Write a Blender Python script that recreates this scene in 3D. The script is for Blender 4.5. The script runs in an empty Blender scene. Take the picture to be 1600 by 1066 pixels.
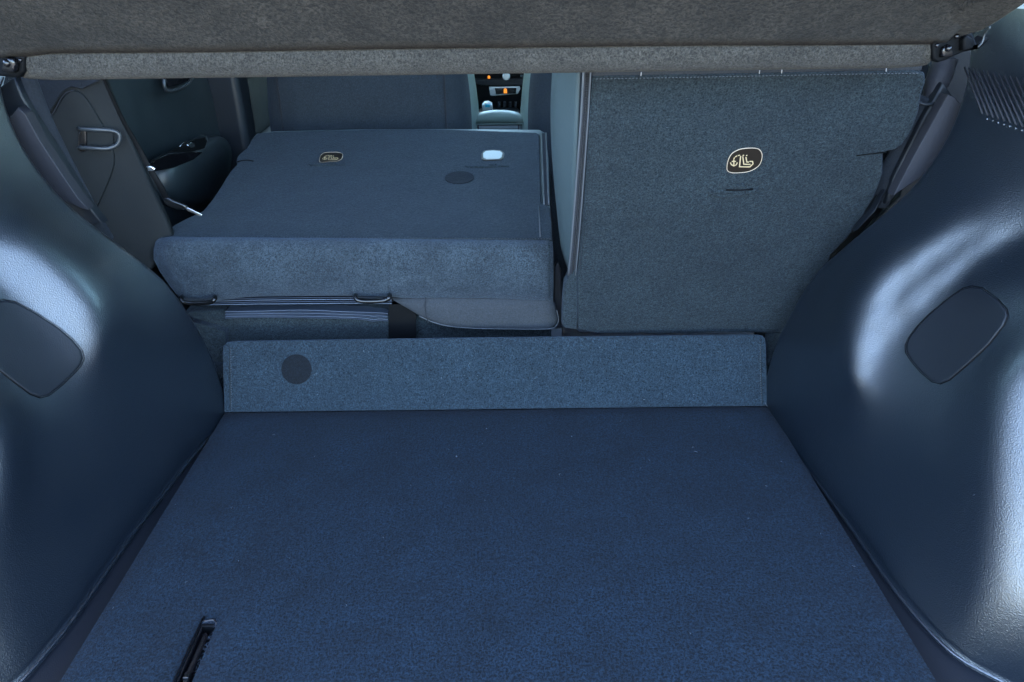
import bpy, bmesh, math, random
from math import radians, sin, cos, pi
from mathutils import Vector, Matrix, noise
random.seed(4)
SC = bpy.context.scene
COL = SC.collection

# ------------------------------------------------------------------ camera
F, PITCH, YAW, ROLL, CH = 1130.0, radians(27.5), radians(.75), radians(.5), .689
FW = Vector((sin(YAW)*cos(PITCH), cos(YAW)*cos(PITCH), -sin(PITCH)))
_r0 = Vector((cos(YAW), -sin(YAW), 0)); _u0 = _r0.cross(FW)
RT = _r0*cos(ROLL) - _u0*sin(ROLL); UP = RT.cross(FW)
CP = Vector((0, 0, CH))
cam = bpy.data.objects.new('camera', bpy.data.cameras.new('camera')); COL.objects.link(cam)
m = Matrix((RT, UP, -FW)).transposed().to_4x4(); m.translation = CP
cam.matrix_world = m
cam.data.sensor_width = 36; cam.data.lens = F*36/1600
cam.data.clip_start = .02; cam.data.clip_end = 1000
SC.camera = cam

# ------------------------------------------------------------------ light
SUN_EL, SUN_AZ = radians(58), radians(-20)        # sun ahead of the car, a little to the left
w = bpy.data.worlds.new('World'); SC.world = w; w.use_nodes = True
nt = w.node_tree; bg = nt.nodes['Background']
sky = nt.nodes.new('ShaderNodeTexSky'); sky.sky_type = 'NISHITA'; sky.sun_disc = False
sky.sun_elevation = SUN_EL; sky.sun_rotation = SUN_AZ; sky.ozone_density = 2.0; sky.air_density = 1.1; sky.dust_density = 1.2
nt.links.new(sky.outputs[0], bg.inputs[0]); bg.inputs[1].default_value = .15
sl = bpy.data.lights.new('sun', 'SUN'); sl.energy = 2.4; sl.angle = radians(.5); sl.color = (1, .95, .87)
so = bpy.data.objects.new('sun', sl); COL.objects.link(so)
sd = Vector((sin(SUN_AZ)*cos(SUN_EL), cos(SUN_AZ)*cos(SUN_EL), sin(SUN_EL)))
so.rotation_euler = sd.to_track_quat('Z', 'Y').to_euler(); so.location = (0, 0, 6)
SC.view_settings.view_transform = 'Standard'; SC.view_settings.look = 'None'
SC.view_settings.exposure = 4.4; SC.view_settings.gamma = 1
SC.cycles.max_bounces = 8; SC.cycles.diffuse_bounces = 4; SC.cycles.glossy_bounces = 4
SC.cycles.use_denoising = True
SC.cycles.sample_clamp_indirect = 6

# ------------------------------------------------------------------ helpers
def ray(px, py): return FW + RT*((px-800)/F) - UP*((py-533)/F)
def at(px, py, X=None, Y=None, Z=None):
    """world point where the sight line through a photo pixel meets a plane of the place"""
    d = ray(px, py)
    t = (X-CP.x)/d.x if X is not None else (Y-CP.y)/d.y if Y is not None else (Z-CP.z)/d.z
    return CP + d*t
class Fr:
    def __init__(s, o, ex, ey):
        s.o = Vector(o); s.ex = Vector(ex).normalized(); s.ey = Vector(ey)
        s.n = s.ex.cross(s.ey).normalized(); s.ey = s.n.cross(s.ex).normalized()
    def at(s, px, py, off=0):
        d = ray(px, py); t = (s.o + s.n*off - CP).dot(s.n)/d.dot(s.n); return CP + d*t
    def p(s, a, b, off=0): return s.o + s.ex*a + s.ey*b + s.n*off
def ss(a, b, x):
    t = min(1, max(0, (x-a)/(b-a))); return t*t*(3-2*t)
def lerpt(tab, x):
    """smooth table lookup (tab sorted by key)"""
    if x <= tab[0][0]: return tab[0][1]
    for i in range(len(tab)-1):
        x0, y0 = tab[i]; x1, y1 = tab[i+1]
        if x <= x1:
            xm, ym = tab[i-1] if i else (x0-(x1-x0), y0-(y1-y0))
            xp, yp = tab[i+2] if i+2 < len(tab) else (x1+(x1-x0), y1+(y1-y0))
            m0 = (y1-ym)/(x1-xm); m1 = (yp-y0)/(xp-x0)
            h = x1-x0; t = (x-x0)/h
            return (2*t**3-3*t*t+1)*y0+(t**3-2*t*t+t)*h*m0+(-2*t**3+3*t*t)*y1+(t**3-t*t)*h*m1
    return tab[-1][1]
def catmull(P, n=6, closed=False):
    P = [Vector(p) for p in P]; out = []; N = len(P)
    rng = range(N) if closed else range(N-1)
    for i in rng:
        a = P[(i-1) % N] if closed or i else P[0]*2-P[1]
        b = P[i]; c = P[(i+1) % N]
        d = P[(i+2) % N] if closed or i+2 < N else P[-1]*2-P[-2]
        for k in range(n):
            t = k/n
            out.append(.5*((2*b)+(c-a)*t+(2*a-5*b+4*c-d)*t*t+(3*b-a-3*c+d)*t**3))
    if not closed: out.append(P[-1])
    return out

def link(name, me, mat, parent=None, smooth=True, wn=False, kind=None):
    o = bpy.data.objects.new(name, me); COL.objects.link(o)
    if mat: me.materials.append(mat)
    if smooth:
        for p in me.polygons: p.use_smooth = True
    if wn:
        md = o.modifiers.new('wn', 'WEIGHTED_NORMAL'); md.weight = 60
    if parent:
        o.parent = parent
        if parent.type == 'EMPTY': o.location = -parent.location
    if kind: o['kind'] = kind
    return o
def mesh(name, V, Fc, mat, parent=None, smooth=True, wn=False, kind=None):
    me = bpy.data.meshes.new(name); me.from_pydata([tuple(v) for v in V], [], Fc); me.update()
    return link(name, me, mat, parent, smooth, wn, kind)
def bmobj(name, bm, mat, parent=None, smooth=True, wn=True, kind=None):
    bmesh.ops.recalc_face_normals(bm, faces=bm.faces)
    me = bpy.data.meshes.new(name); bm.to_mesh(me); bm.free()
    return link(name, me, mat, parent, smooth, wn, kind)
def thing(name, label, cat, loc=(0, 0, 0), group=None):
    o = bpy.data.objects.new(name, None); COL.objects.link(o); o.location = loc
    o.empty_display_size = .05
    o['label'] = label; o['category'] = cat
    if group: o['group'] = group
    return o
def tag(o, label, cat, group=None):
    o['label'] = label; o['category'] = cat
    if group: o['group'] = group
    return o

def slab(name, pts, depth, mat, parent=None, bevel=.004, segs=3, cuts=0, puff=0, kind=None):
    """closed outline extruded by the vector depth, all rims rounded"""
    bm = bmesh.new(); depth = Vector(depth)
    A = [bm.verts.new(p) for p in pts]; B = [bm.verts.new(Vector(p)+depth) for p in pts]
    n = len(pts)
    bm.faces.new(A); bm.faces.new(B[::-1])
    for i in range(n): bm.faces.new((A[i], B[i], B[(i+1) % n], A[(i+1) % n]))
    bmesh.ops.recalc_face_normals(bm, faces=bm.faces)
    if bevel:
        rim = [e for e in bm.edges if (e.verts[0] in A) == (e.verts[1] in A)]
        bmesh.ops.bevel(bm, geom=rim, offset=bevel, segments=segs, profile=.5, affect='EDGES', clamp_overlap=True)
    return bmobj(name, bm, mat, parent, kind=kind)
def tube(name, P, rad, mat, parent=None, seg=8, closed=False, flat=1.0, nrm=None, kind=None, smoothpath=0):
    if smoothpath: P = catmull(P, smoothpath, closed)
    P = [Vector(p) for p in P]; N = len(P); V = []; Fc = []
    pn = Vector(nrm) if nrm is not None else None
    for i in range(N):
        a = P[(i-1) % N] if closed or i else P[0]; b = P[(i+1) % N] if closed or i < N-1 else P[-1]
        t = (b-a).normalized()
        if pn is None:
            pn = t.orthogonal()
        u = (pn - t*pn.dot(t))
        u = u.normalized() if u.length > 1e-6 else t.orthogonal().normalized()
        if nrm is None: pn = u
        v = t.cross(u); r = rad[i*len(rad)//N] if isinstance(rad, (list, tuple)) else rad
        for k in range(seg):
            a_ = 2*pi*k/seg
            V.append(P[i] + v*(cos(a_)*r) + u*(sin(a_)*r*flat))
    M = N if closed else N-1
    for i in range(M):
        for k in range(seg):
            j = (i+1) % N
            Fc.append((i*seg+k, i*seg+(k+1) % seg, j*seg+(k+1) % seg, j*seg+k))
    if not closed:
        Fc.append(tuple(range(seg))[::-1]); Fc.append(tuple(range((N-1)*seg, N*seg)))
    return mesh(name, V, Fc, mat, parent, kind=kind)
def grid(name, fn, nu, nv, mat, parent=None, thick=0, kind=None):
    V = [fn(i/nu, j/nv) for j in range(nv+1) for i in range(nu+1)]
    Fc = [(j*(nu+1)+i, j*(nu+1)+i+1, (j+1)*(nu+1)+i+1, (j+1)*(nu+1)+i) for j in range(nv) for i in range(nu)]
    o = mesh(name, V, Fc, mat, parent, kind=kind)
    if thick:
        md = o.modifiers.new('solid', 'SOLIDIFY'); md.thickness = abs(thick); md.offset = -1 if thick > 0 else 1
    return o
def loft(name, rows, mat, parent=None, cap=False):
    """rows of equal length joined into one skin"""
    n = len(rows[0]); V = [p for r_ in rows for p in r_]
    Fc = [(j*n+i, j*n+i+1, (j+1)*n+i+1, (j+1)*n+i) for j in range(len(rows)-1) for i in range(n-1)]
    if cap:
        Fc.append(tuple(range(n))); Fc.append(tuple(range((len(rows)-1)*n, len(rows)*n))[::-1])
    return mesh(name, V, Fc, mat, parent)
def box(name, x0, x1, y0, y1, z0, z1, mat, parent=None, bevel=.003, segs=2, rot=None, kind=None):
    bm = bmesh.new(); bmesh.ops.create_cube(bm, size=1)
    for v in bm.verts:
        v.co = Vector(((x0+x1)/2+v.co.x*(x1-x0), (y0+y1)/2+v.co.y*(y1-y0), (z0+z1)/2+v.co.z*(z1-z0)))
    if bevel: bmesh.ops.bevel(bm, geom=bm.edges[:], offset=bevel, segments=segs, profile=.5, affect='EDGES', clamp_overlap=True)
    if rot:
        ctr = Vector(((x0+x1)/2, (y0+y1)/2, (z0+z1)/2))
        bmesh.ops.rotate(bm, verts=bm.verts, cent=ctr, matrix=rot)
    return bmobj(name, bm, mat, parent, kind=kind)
def disc(name, c, n, up, ra, rb, h, mat, parent=None, seg=40, bev=.0006):
    c = Vector(c); n = Vector(n).normalized(); u = Vector(up); u = (u-n*u.dot(n)).normalized(); v = n.cross(u)
    pts = [c + n*h + v*(cos(2*pi*k/seg)*ra) + u*(sin(2*pi*k/seg)*rb) for k in range(seg)]
    return slab(name, pts, -n*h*1.6, mat, parent, bevel=bev, segs=2)
def rrect(w_, h_, r_, n=5):
    out = []
    for cx, cy, a0 in ((w_/2-r_, h_/2-r_, 0), (-w_/2+r_, h_/2-r_, 90), (-w_/2+r_, -h_/2+r_, 180), (w_/2-r_, -h_/2+r_, 270)):
        for k in range(n+1):
            a = radians(a0+90*k/n); out.append((cx+r_*cos(a), cy+r_*sin(a)))
    return out

# ------------------------------------------------------------------ materials
def new_mat(name):
    m = bpy.data.materials.new(name); m.use_nodes = True
    return m, m.node_tree, m.node_tree.nodes['Principled BSDF']
def nod(t, ty, **k):
    n = t.nodes.new(ty)
    for a, b in k.items(): setattr(n, a, b)
    return n
def carpet(name, col, col2, rough=.95, sheen=.35, sc=420, bump=.5, blot=.25, sheen_tint=(.55, .7, 1), lo=.37, hi=.64):
    m, t, b = new_mat(name); L = t.links.new
    tc = nod(t, 'ShaderNodeTexCoord')
    n1 = nod(t, 'ShaderNodeTexNoise'); n1.inputs['Scale'].default_value = sc; n1.inputs['Detail'].default_value = 3; n1.inputs['Roughness'].default_value = .7; n1.inputs['Distortion'].default_value = .6
    n2 = nod(t, 'ShaderNodeTexNoise'); n2.inputs['Scale'].default_value = 14; n2.inputs['Detail'].default_value = 5; n2.inputs['Roughness'].default_value = .65
    n3 = nod(t, 'ShaderNodeTexNoise'); n3.inputs['Scale'].default_value = sc*.38; n3.inputs['Detail'].default_value = 2
    for n in (n1, n2, n3): L(tc.outputs['Object'], n.inputs['Vector'])
    r1 = nod(t, 'ShaderNodeValToRGB'); r1.color_ramp.elements[0].position = lo; r1.color_ramp.elements[1].position = hi
    r1.color_ramp.elements[0].color = (*col, 1); r1.color_ramp.elements[1].color = (*col2, 1)
    L(n1.outputs['Fac'], r1.inputs[0])
    mr = nod(t, 'ShaderNodeMapRange'); mr.inputs['From Min'].default_value = .3; mr.inputs['From Max'].default_value = .7
    mr.inputs['To Min'].default_value = 1-blot; mr.inputs['To Max'].default_value = 1+blot
    L(n2.outputs['Fac'], mr.inputs['Value'])
    mr3 = nod(t, 'ShaderNodeMapRange'); mr3.inputs['From Min'].default_value = .3; mr3.inputs['From Max'].default_value = .7
    mr3.inputs['To Min'].default_value = .8; mr3.inputs['To Max'].default_value = 1.2
    L(n3.outputs['Fac'], mr3.inputs['Value'])
    mu = nod(t, 'ShaderNodeMath', operation='MULTIPLY'); L(mr.outputs[0], mu.inputs[0]); L(mr3.outputs[0], mu.inputs[1])
    vm = nod(t, 'ShaderNodeVectorMath', operation='SCALE'); L(r1.outputs[0], vm.inputs[0]); L(mu.outputs[0], vm.inputs['Scale'])
    L(vm.outputs[0], b.inputs['Base Color'])
    ad = nod(t, 'ShaderNodeMath', operation='ADD'); L(n1.outputs['Fac'], ad.inputs[0]); L(n3.outputs['Fac'], ad.inputs[1])
    bp = nod(t, 'ShaderNodeBump'); bp.inputs['Strength'].default_value = bump; bp.inputs['Distance'].default_value = .0016
    L(ad.outputs[0], bp.inputs['Height'])
    bp2 = nod(t, 'ShaderNodeBump'); bp2.inputs['Strength'].default_value = .25; bp2.inputs['Distance'].default_value = .01
    L(n2.outputs['Fac'], bp2.inputs['Height']); L(bp2.outputs[0], bp.inputs['Normal'])
    L(bp.outputs[0], b.inputs['Normal'])
    b.inputs['Roughness'].default_value = rough; b.inputs['Specular IOR Level'].default_value = .25
    b.inputs['Sheen Weight'].default_value = sheen; b.inputs['Sheen Roughness'].default_value = .6
    b.inputs['Sheen Tint'].default_value = (*sheen_tint, 1)
    return m
def plastic(name, col, rough=.45, sc=900, bump=.35, spec=.5, dist=.0006, var=.06):
    m, t, b = new_mat(name); L = t.links.new
    tc = nod(t, 'ShaderNodeTexCoord')
    v = nod(t, 'ShaderNodeTexVoronoi'); v.inputs['Scale'].default_value = sc; v.feature = 'SMOOTH_F1'
    n = nod(t, 'ShaderNodeTexNoise'); n.inputs['Scale'].default_value = 9; n.inputs['Detail'].default_value = 6
    L(tc.outputs['Object'], v.inputs['Vector']); L(tc.outputs['Object'], n.inputs['Vector'])
    bp = nod(t, 'ShaderNodeBump'); bp.inputs['Strength'].default_value = bump; bp.inputs['Distance'].default_value = dist
    L(v.outputs['Distance'], bp.inputs['Height']); L(bp.outputs[0], b.inputs['Normal'])
    mr = nod(t, 'ShaderNodeMapRange'); mr.inputs['From Min'].default_value = .3; mr.inputs['From Max'].default_value = .7
    mr.inputs['To Min'].default_value = rough-var; mr.inputs['To Max'].default_value = rough+var
    L(n.outputs['Fac'], mr.inputs['Value']); L(mr.outputs[0], b.inputs['Roughness'])
    b.inputs['Base Color'].default_value = (*col, 1); b.inputs['Specular IOR Level'].default_value = spec
    return m
def simple(name, col, rough=.5, metal=0, spec=.5, emit=None):
    m, t, b = new_mat(name)
    n = nod(t, 'ShaderNodeTexNoise'); n.inputs['Scale'].default_value = 60; n.inputs['Detail'].default_value = 4
    mr = nod(t, 'ShaderNodeMapRange'); mr.inputs['To Min'].default_value = max(.02, rough-.08); mr.inputs['To Max'].default_value = rough+.08
    t.links.new(n.outputs['Fac'], mr.inputs['Value']); t.links.new(mr.outputs[0], b.inputs['Roughness'])
    b.inputs['Base Color'].default_value = (*col, 1)
    b.inputs['Metallic'].default_value = metal; b.inputs['Specular IOR Level'].default_value = spec
    if emit:
        b.inputs['Emission Color'].default_value = (*emit[0], 1); b.inputs['Emission Strength'].default_value = emit[1]
    return m
M_FLOOR = carpet('floor_carpet', (0.0001, 0.0012, 0.0028), (0.0066, 0.0160, 0.0262), sc=360, sheen=0.02, bump=1.0, blot=.26, lo=.42, hi=.60)  # darkened below the lip's tone, for weaker light on the flat board
M_LIP = carpet('lit_lip_carpet', (0.0012, 0.0040, 0.0062), (0.0195, 0.0325, 0.0425), sc=440, bump=1.0, sheen=0.08, blot=.16)  # board carpet lightened in colour for light striking the upright lip
M_SEATC = carpet('seat_back_carpet', (0.0022, 0.0046, 0.0056), (0.0200, 0.0280, 0.0300), sc=430, bump=1.0, sheen=0.05, blot=.2, lo=.39, hi=.62)
M_COVER = carpet('lit_hinge_cover_carpet', (0.0050, 0.0084, 0.0108), (0.0360, 0.0480, 0.0560), sc=480, bump=1.0, sheen=0.10, blot=.35)  # seat back carpet with rear light painted in as a paler tone
M_SHELF = carpet('shelf_felt', (0.0030, 0.0026, 0.0022), (0.0215, 0.0186, 0.0152), sc=260, sheen=0.04, blot=.6, bump=1, sheen_tint=(1, .95, .9), lo=.40, hi=.62)
M_ROLL = carpet('roll_felt', (0.0080, 0.0070, 0.0058), (0.0440, 0.0400, 0.0330), sc=480, sheen=0.06, blot=.25, bump=1, sheen_tint=(1, .97, .94))
M_HOOKTAPE = carpet('hook_fastener', (0.0006, 0.0012, 0.0022), (0.0052, 0.0075, 0.0105), sc=600, sheen=0.02, blot=.1)
M_TRIM = plastic('grained_trim_plastic', (0.0018, 0.0046, 0.0086), rough=.34, sc=780, bump=.6, spec=1.0, dist=.0007, var=.03)
b_ = M_TRIM.node_tree.nodes['Principled BSDF']; b_.inputs['Coat Weight'].default_value = .5; b_.inputs['Coat Roughness'].default_value = .28
M_TRIM2 = plastic('smooth_trim_plastic', (0.0055, 0.0075, 0.0105), rough=.5, sc=900, bump=.25, spec=.3)
M_PANEL = plastic('matt_panel_plastic', (0.0050, 0.0066, 0.0074), rough=.65, sc=900, bump=.3, spec=.2)
M_FSEAT = carpet('front_seat_cloth', (0.010, 0.0135, 0.017), (0.025, 0.031, 0.037), sc=700, sheen=0.04, bump=.2, blot=.08)
M_STRIP = plastic('grey_trim_plastic', (0.0170, 0.0175, 0.0215), rough=.65, sc=900, bump=.3, spec=.2)
M_CHAN = plastic('channel_plastic', (0.0040, 0.0056, 0.0085), rough=.6, sc=900, bump=.2, spec=.2)
M_BLACK = simple('gloss_black_plastic', (.003, .003, .004), .22)
M_MATBLK = simple('matt_black_plastic', (.002, .0024, .003), .6, spec=.1)
M_FABRIC = carpet('seat_fabric', (0.0045, 0.0060, 0.0080), (0.0130, 0.0155, 0.0195), sc=900, sheen=0.04, bump=.3, blot=.08)
M_LEATH = plastic('seat_leatherette', (.050, .070, .074), rough=.45, sc=500, bump=.25)
M_ARM = plastic('daylit_hide', (.16, .225, .21), rough=.42, sc=500, bump=.2)  # window light put into the colour, paler than the leatherette
M_GREYFAB = carpet('grey_seat_cloth', (0.0200, 0.0225, 0.0255), (0.0340, 0.0380, 0.0430), sc=1100, sheen=0.02, bump=.15, blot=.08)
M_STITCH = simple('stitch_thread', (0.0640, 0.0680, 0.0760), .8)
M_PALE = simple('pale_thread', (0.2700, 0.2700, 0.2700), .8)
M_LINT_DOT = simple('pale_lint_and_lit_dots', (.12, .13, .14), .9)  # also colours the dots painted for light at the vent slot ends
M_ZIP = carpet('zip_tape', (0.0084, 0.0090, 0.0108), (0.0300, 0.0312, 0.0348), sc=1200, bump=.2, sheen=0.023, blot=.05)
M_PIPE = simple('grey_piping', (0.0600, 0.0660, 0.0720), .6)
M_EDGE = simple('pale_fabric_edge', (0.055, 0.070, 0.095), .8)
M_EDGE2 = simple('dark_fabric_edge', (0.014, 0.021, 0.036), .85)
M_TAGBG = simple('brown_tag', (.014, .010, .007), .4, spec=.2)
M_CREAM = simple('cream_print', (0.40, 0.30, 0.17), .5, spec=.2)
M_RIM = simple('pale_tag_rim', (0.40, 0.31, 0.22), .4)
M_GLARE = simple('tag_glare', (0.20, 0.22, 0.22), .3)  # stands for a bright reflection on a brown tag
M_STEEL = simple('painted_steel', (.004, .0045, .005), .18, .2)
M_METAL = simple('bright_metal', (.62, .63, .64), .22, 1)
M_GREYM = simple('grey_coated_wire', (0.030, 0.034, 0.037), .36, .2)
M_DOOR = plastic('door_plastic', (0.0090, 0.0140, 0.0165), rough=.45, sc=600, bump=.25)
M_SILVER = simple('silver_paint', (.42, .44, .46), .3, .6)
M_ORANGE = simple('orange_indicator', (.30, .11, .01), .4, emit=((1, .30, .02), .05))
M_TEALK = simple('teal_key_face', (.02, .35, .50), .25)
M_BODY = simple('body_paint', (.55, .56, .57), .35)
M_LINER = simple('pale_headliner', (.10, .10, .10), .9)
M_CABIN = carpet('cabin_carpet', (.008, .009, .012), (.02, .022, .026), sc=300)

m_, t_, b_ = new_mat('sunlit_asphalt'); n_ = nod(t_, 'ShaderNodeTexNoise'); n_.inputs['Scale'].default_value = 40; n_.inputs['Detail'].default_value = 8
r_ = nod(t_, 'ShaderNodeValToRGB'); r_.color_ramp.elements[0].color = (.09, .08, .068, 1); r_.color_ramp.elements[1].color = (.20, .182, .155, 1)
tc_ = nod(t_, 'ShaderNodeTexCoord'); t_.links.new(tc_.outputs['Object'], n_.inputs['Vector']); t_.links.new(n_.outputs['Fac'], r_.inputs[0]); t_.links.new(r_.outputs[0], b_.inputs['Base Color']); b_.inputs['Roughness'].default_value = .9
M_GROUND = m_
m_, t_, b_ = new_mat('tinted_glass'); t_.nodes.remove(b_)
tr = nod(t_, 'ShaderNodeBsdfTransparent'); tr.inputs[0].default_value = (.76, .88, .86, 1)
gl = nod(t_, 'ShaderNodeBsdfGlossy'); gl.inputs['Roughness'].default_value = .02
fr = nod(t_, 'ShaderNodeFresnel'); mx = nod(t_, 'ShaderNodeMixShader')
t_.links.new(fr.outputs[0], mx.inputs[0]); t_.links.new(tr.outputs[0], mx.inputs[1]); t_.links.new(gl.outputs[0], mx.inputs[2])
t_.links.new(mx.outputs[0], t_.nodes['Material Output'].inputs[0])
M_GLASS = m_

CX = -.016      # middle of the car

# ------------------------------------------------------------------ ground and car body (shade and openings of the real place)
g = mesh('ground', [(-200, -200, -.72), (200, -200, -.72), (200, 200, -.72), (-200, 200, -.72)], [(0, 1, 2, 3)], M_GROUND, smooth=False)
g['kind'] = 'structure'
body = thing('car_body', 'silver grey car body around the open boot, a sliver of its pillar at top right', 'car body', (0, 1.5, -.55))
def sidewall(s):
    X = CX + s*.80
    # lower side with wheel area, quarter pillar, belt line
    pts = [(.28, -.5), (4.2, -.5), (4.2, .36), (1.62, .50), (1.30, .98), (1.10, 1.02), (.98, .80), (.89, .66), (.55, .52), (.30, .30)]
    slab('side_panel', [(X, y, z) for y, z in pts], (s*.04, 0, 0), M_BODY, body, bevel=.008)
    slab('window_frame', [(X, y, z) for y, z in [(1.30, .985), (3.0, .985), (4.1, .37), (4.2, .37), (3.1, 1.05), (1.02, 1.05)]], (s*.04, 0, 0), M_BODY, body, bevel=.006)
    slab('pillar', [(X+s*.002, y, z) for y, z in [(2.02, .50), (2.12, .49), (2.16, .99), (2.06, .99)]], (s*.03, 0, 0), M_MATBLK, body, bevel=.006)
    slab('side_glass', [(X+s*.015, y, z) for y, z in [(1.64, .49), (4.1, .36), (3.0, .99), (1.31, .99)]], (s*.005, 0, 0), M_GLASS, body, bevel=0)
sidewall(1); sidewall(-1)
slab('roof', [(CX-.86, 1.0, 1.05), (CX+.86, 1.0, 1.05), (CX+.86, 3.1, 1.05), (CX-.86, 3.1, 1.05)], (0, 0, .05), M_LINER, body, bevel=.02)
slab('windscreen', [(CX-.80, 3.1, 1.05), (CX+.80, 3.1, 1.05), (CX+.80, 4.15, .40), (CX-.80, 4.15, .40)], (0, 0, .006), M_GLASS, body, bevel=0)
box('floor_pan', CX-.80, CX+.80, 1.12, 4.2, -.32, -.26, M_CABIN, body)
box('boot_tub', CX-.80, CX+.80, .26, 1.12, -.14, -.10, M_CABIN, body)
box('rear_sill', CX-.72, CX+.72, .15, .255, -.40, .05, M_BODY, body, bevel=.02)
tg = slab('tailgate', [(CX-.60, .98, 1.06), (CX+.60, .98, 1.06), (CX+.58, .28, 1.50), (CX-.58, .28, 1.50)], (0, .02, .05), M_LINER, None, bevel=.02)
tag(tg, 'raised tailgate of the car hinged at the rear of the roof', 'tailgate')

# ------------------------------------------------------------------ boot floor board with folded lip
fb = thing('boot_floor_board', 'large navy carpeted boot floor board with its front edge folded up into a lip', 'floor board', (CX, .75, 0))
XL, XR = -.489, .461
SX0, SX1, SY1 = -.3635, -.3440, .612   # handle slot
def board():
    bm = bmesh.new()
    xs = [XL]+[XL+(XR-XL)*k/38 for k in range(1, 38)]+[XR]
    xs = sorted(set([x for x in xs if not (SX0-.012 < x < SX1+.012)]+[SX0, SX1]))
    ys = sorted(set([.30+.765*k/30 for k in range(31) if abs(.30+.765*k/30-SY1) > .012]+[SY1, .44]))
    vs = {}
    def gv(i, j):
        if (i, j) not in vs:
            x, y = xs[i], ys[j]
            z = .0012*noise.noise(Vector((x*4, y*4, 0)))
            if y > .6: x -= 0
            vs[i, j] = bm.verts.new((x + (.003*(y-.5) if i == 0 else .003*(y-.5) if i == len(xs)-1 else 0), y + (.006*(.5-(x-XL)/(XR-XL)) if j == len(ys)-1 else 0), z))
        return vs[i, j]
    top = []
    for i in range(len(xs)-1):
        for j in range(len(ys)-1):
            xm = (xs[i]+xs[i+1])/2; ym = (ys[j]+ys[j+1])/2
            if SX0 < xm < SX1 and .44 < ym < SY1: continue
            top.append(bm.faces.new((gv(i, j), gv(i+1, j), gv(i+1, j+1), gv(i, j+1))))
    r = bmesh.ops.extrude_face_region(bm, geom=top)
    nv = [v for v in r['geom'] if isinstance(v, bmesh.types.BMVert)]
    for v in nv: v.co.z -= .018
    return bmobj('main_panel', bm, M_FLOOR, fb, wn=True)
board()
FB0, FB1 = at(350, 645, Z=0), at(1200, 635, Z=0)
LT0, LT1 = at(347, 533, Y=1.122), at(1197, 523, Y=1.118)
LIP = Fr((FB0+FB1)/2, FB1-FB0, (LT0+LT1)/2-(FB0+FB1)/2)
lp = [LIP.at(*q) for q in [(350, 644.5), (1200, 634.5), (1198, 560), (1197.5, 538), (1196, 529), (1192, 524.5), (1184, 523), (1000, 524.5), (770, 527), (560, 530), (364, 533), (354, 535), (348.5, 541), (347, 552)]]
lip = slab('folded_lip', lp, -LIP.n*.012, M_LIP, fb, bevel=.003, segs=3)
def ribbon_seam(pts, fr_, rad, mat, parent, name='seam', off=.0006):
    return tube(name, [fr_.at(x, y, off) for x, y in pts], rad, mat, parent, seg=6)
ribbon_seam([(359, 541), (359, 590), (360, 641)], LIP, .0011, M_SEATC, lip)
ribbon_seam([(1188, 529), (1189, 580), (1191, 632)], LIP, .0011, M_SEATC, lip)
def dashes(name, P, n, ln, rad, mat, parent, lift=Vector((0, 0, 0))):
    """row of stitches as one part"""
    P = [Vector(p) for p in P]; Ls = [0]
    for a, b in zip(P, P[1:]): Ls.append(Ls[-1]+(b-a).length)
    V = []; Fc = []
    def pt(s):
        for k in range(len(P)-1):
            if s <= Ls[k+1] or k == len(P)-2:
                return P[k].lerp(P[k+1], (s-Ls[k])/(Ls[k+1]-Ls[k]))
    for i in range(n):
        s = Ls[-1]*(i+.5)/n; a = pt(max(0, s-ln/2))+lift; b = pt(min(Ls[-1], s+ln/2))+lift
        t = (b-a).normalized(); u = t.orthogonal().normalized(); v = t.cross(u); k0 = len(V)
        for q in (a, (a+b)/2, b):
            rr = rad if q is not a and q is not b else rad*.5
            for k in range(5): V.append(q+(u*cos(2*pi*k/5)+v*sin(2*pi*k/5))*rr)
        for r2 in range(2):
            for k in range(5): Fc.append((k0+r2*5+k, k0+r2*5+(k+1) % 5, k0+r2*5+5+(k+1) % 5, k0+r2*5+5+k))
    return mesh(name, V, Fc, mat, parent, kind='stuff')
dashes('stitching', [LIP.at(360.5, 545, .001), LIP.at(361.5, 640, .001)], 26, .0026, .0005, M_STITCH, lip)
dashes('stitching', [LIP.at(1187.5, 533, .001), LIP.at(1189.5, 630, .001)], 26, .0026, .0005, M_STITCH, lip)
disc('fastener_dot', LIP.at(463.5, 577), LIP.n, LIP.ey, .0262, .0262, .0022, M_HOOKTAPE, fb)
tube('loose_thread', [LIP.at(1196, 629, .002), LIP.at(1198, 634, .004), LIP.at(1205, 636.5, .004)], .0006, M_STITCH, fb, seg=5, smoothpath=5)
# handle in the slot
sl_ = thing('floor_handle', 'narrow black pull handle recessed in a slot near the lower left of the boot floor', 'handle', ((SX0+SX1)/2, .53, -.01))
box('recess_tray', SX0-.004, SX1+.004, .436, SY1+.004, -.024, -.0185, M_MATBLK, sl_, bevel=.001)
slab('slot_liner', [(SX0+.0005, .445, -.001), (SX0+.004, .445, -.001), (SX0+.004, SY1-.006, -.001), (SX0+.0005, SY1-.002, -.001)], (0, 0, -.016), M_BLACK, sl_, bevel=.001)
slab('slot_liner', [(SX0+.0008, SY1-.0045, -.0006), (SX1-.0008, SY1-.0045, -.0006), (SX1-.0008, SY1-.0006, -.0006), (SX0+.0008, SY1-.0006, -.0006)], (0, 0, -.0165), M_MATBLK, sl_, bevel=.001)  # added dark sheet, hides the lit end wall of the slot
slab('pull_bar', [(SX0+.005, .45, -.004), (SX0+.0135, .45, -.004), (SX0+.0135, SY1-.016, -.004), (SX0+.011, SY1-.010, -.004), (SX0+.007, SY1-.008, -.004), (SX0+.005, SY1-.012, -.004)], (0, 0, -.012), M_BLACK, sl_, bevel=.0022)
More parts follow.
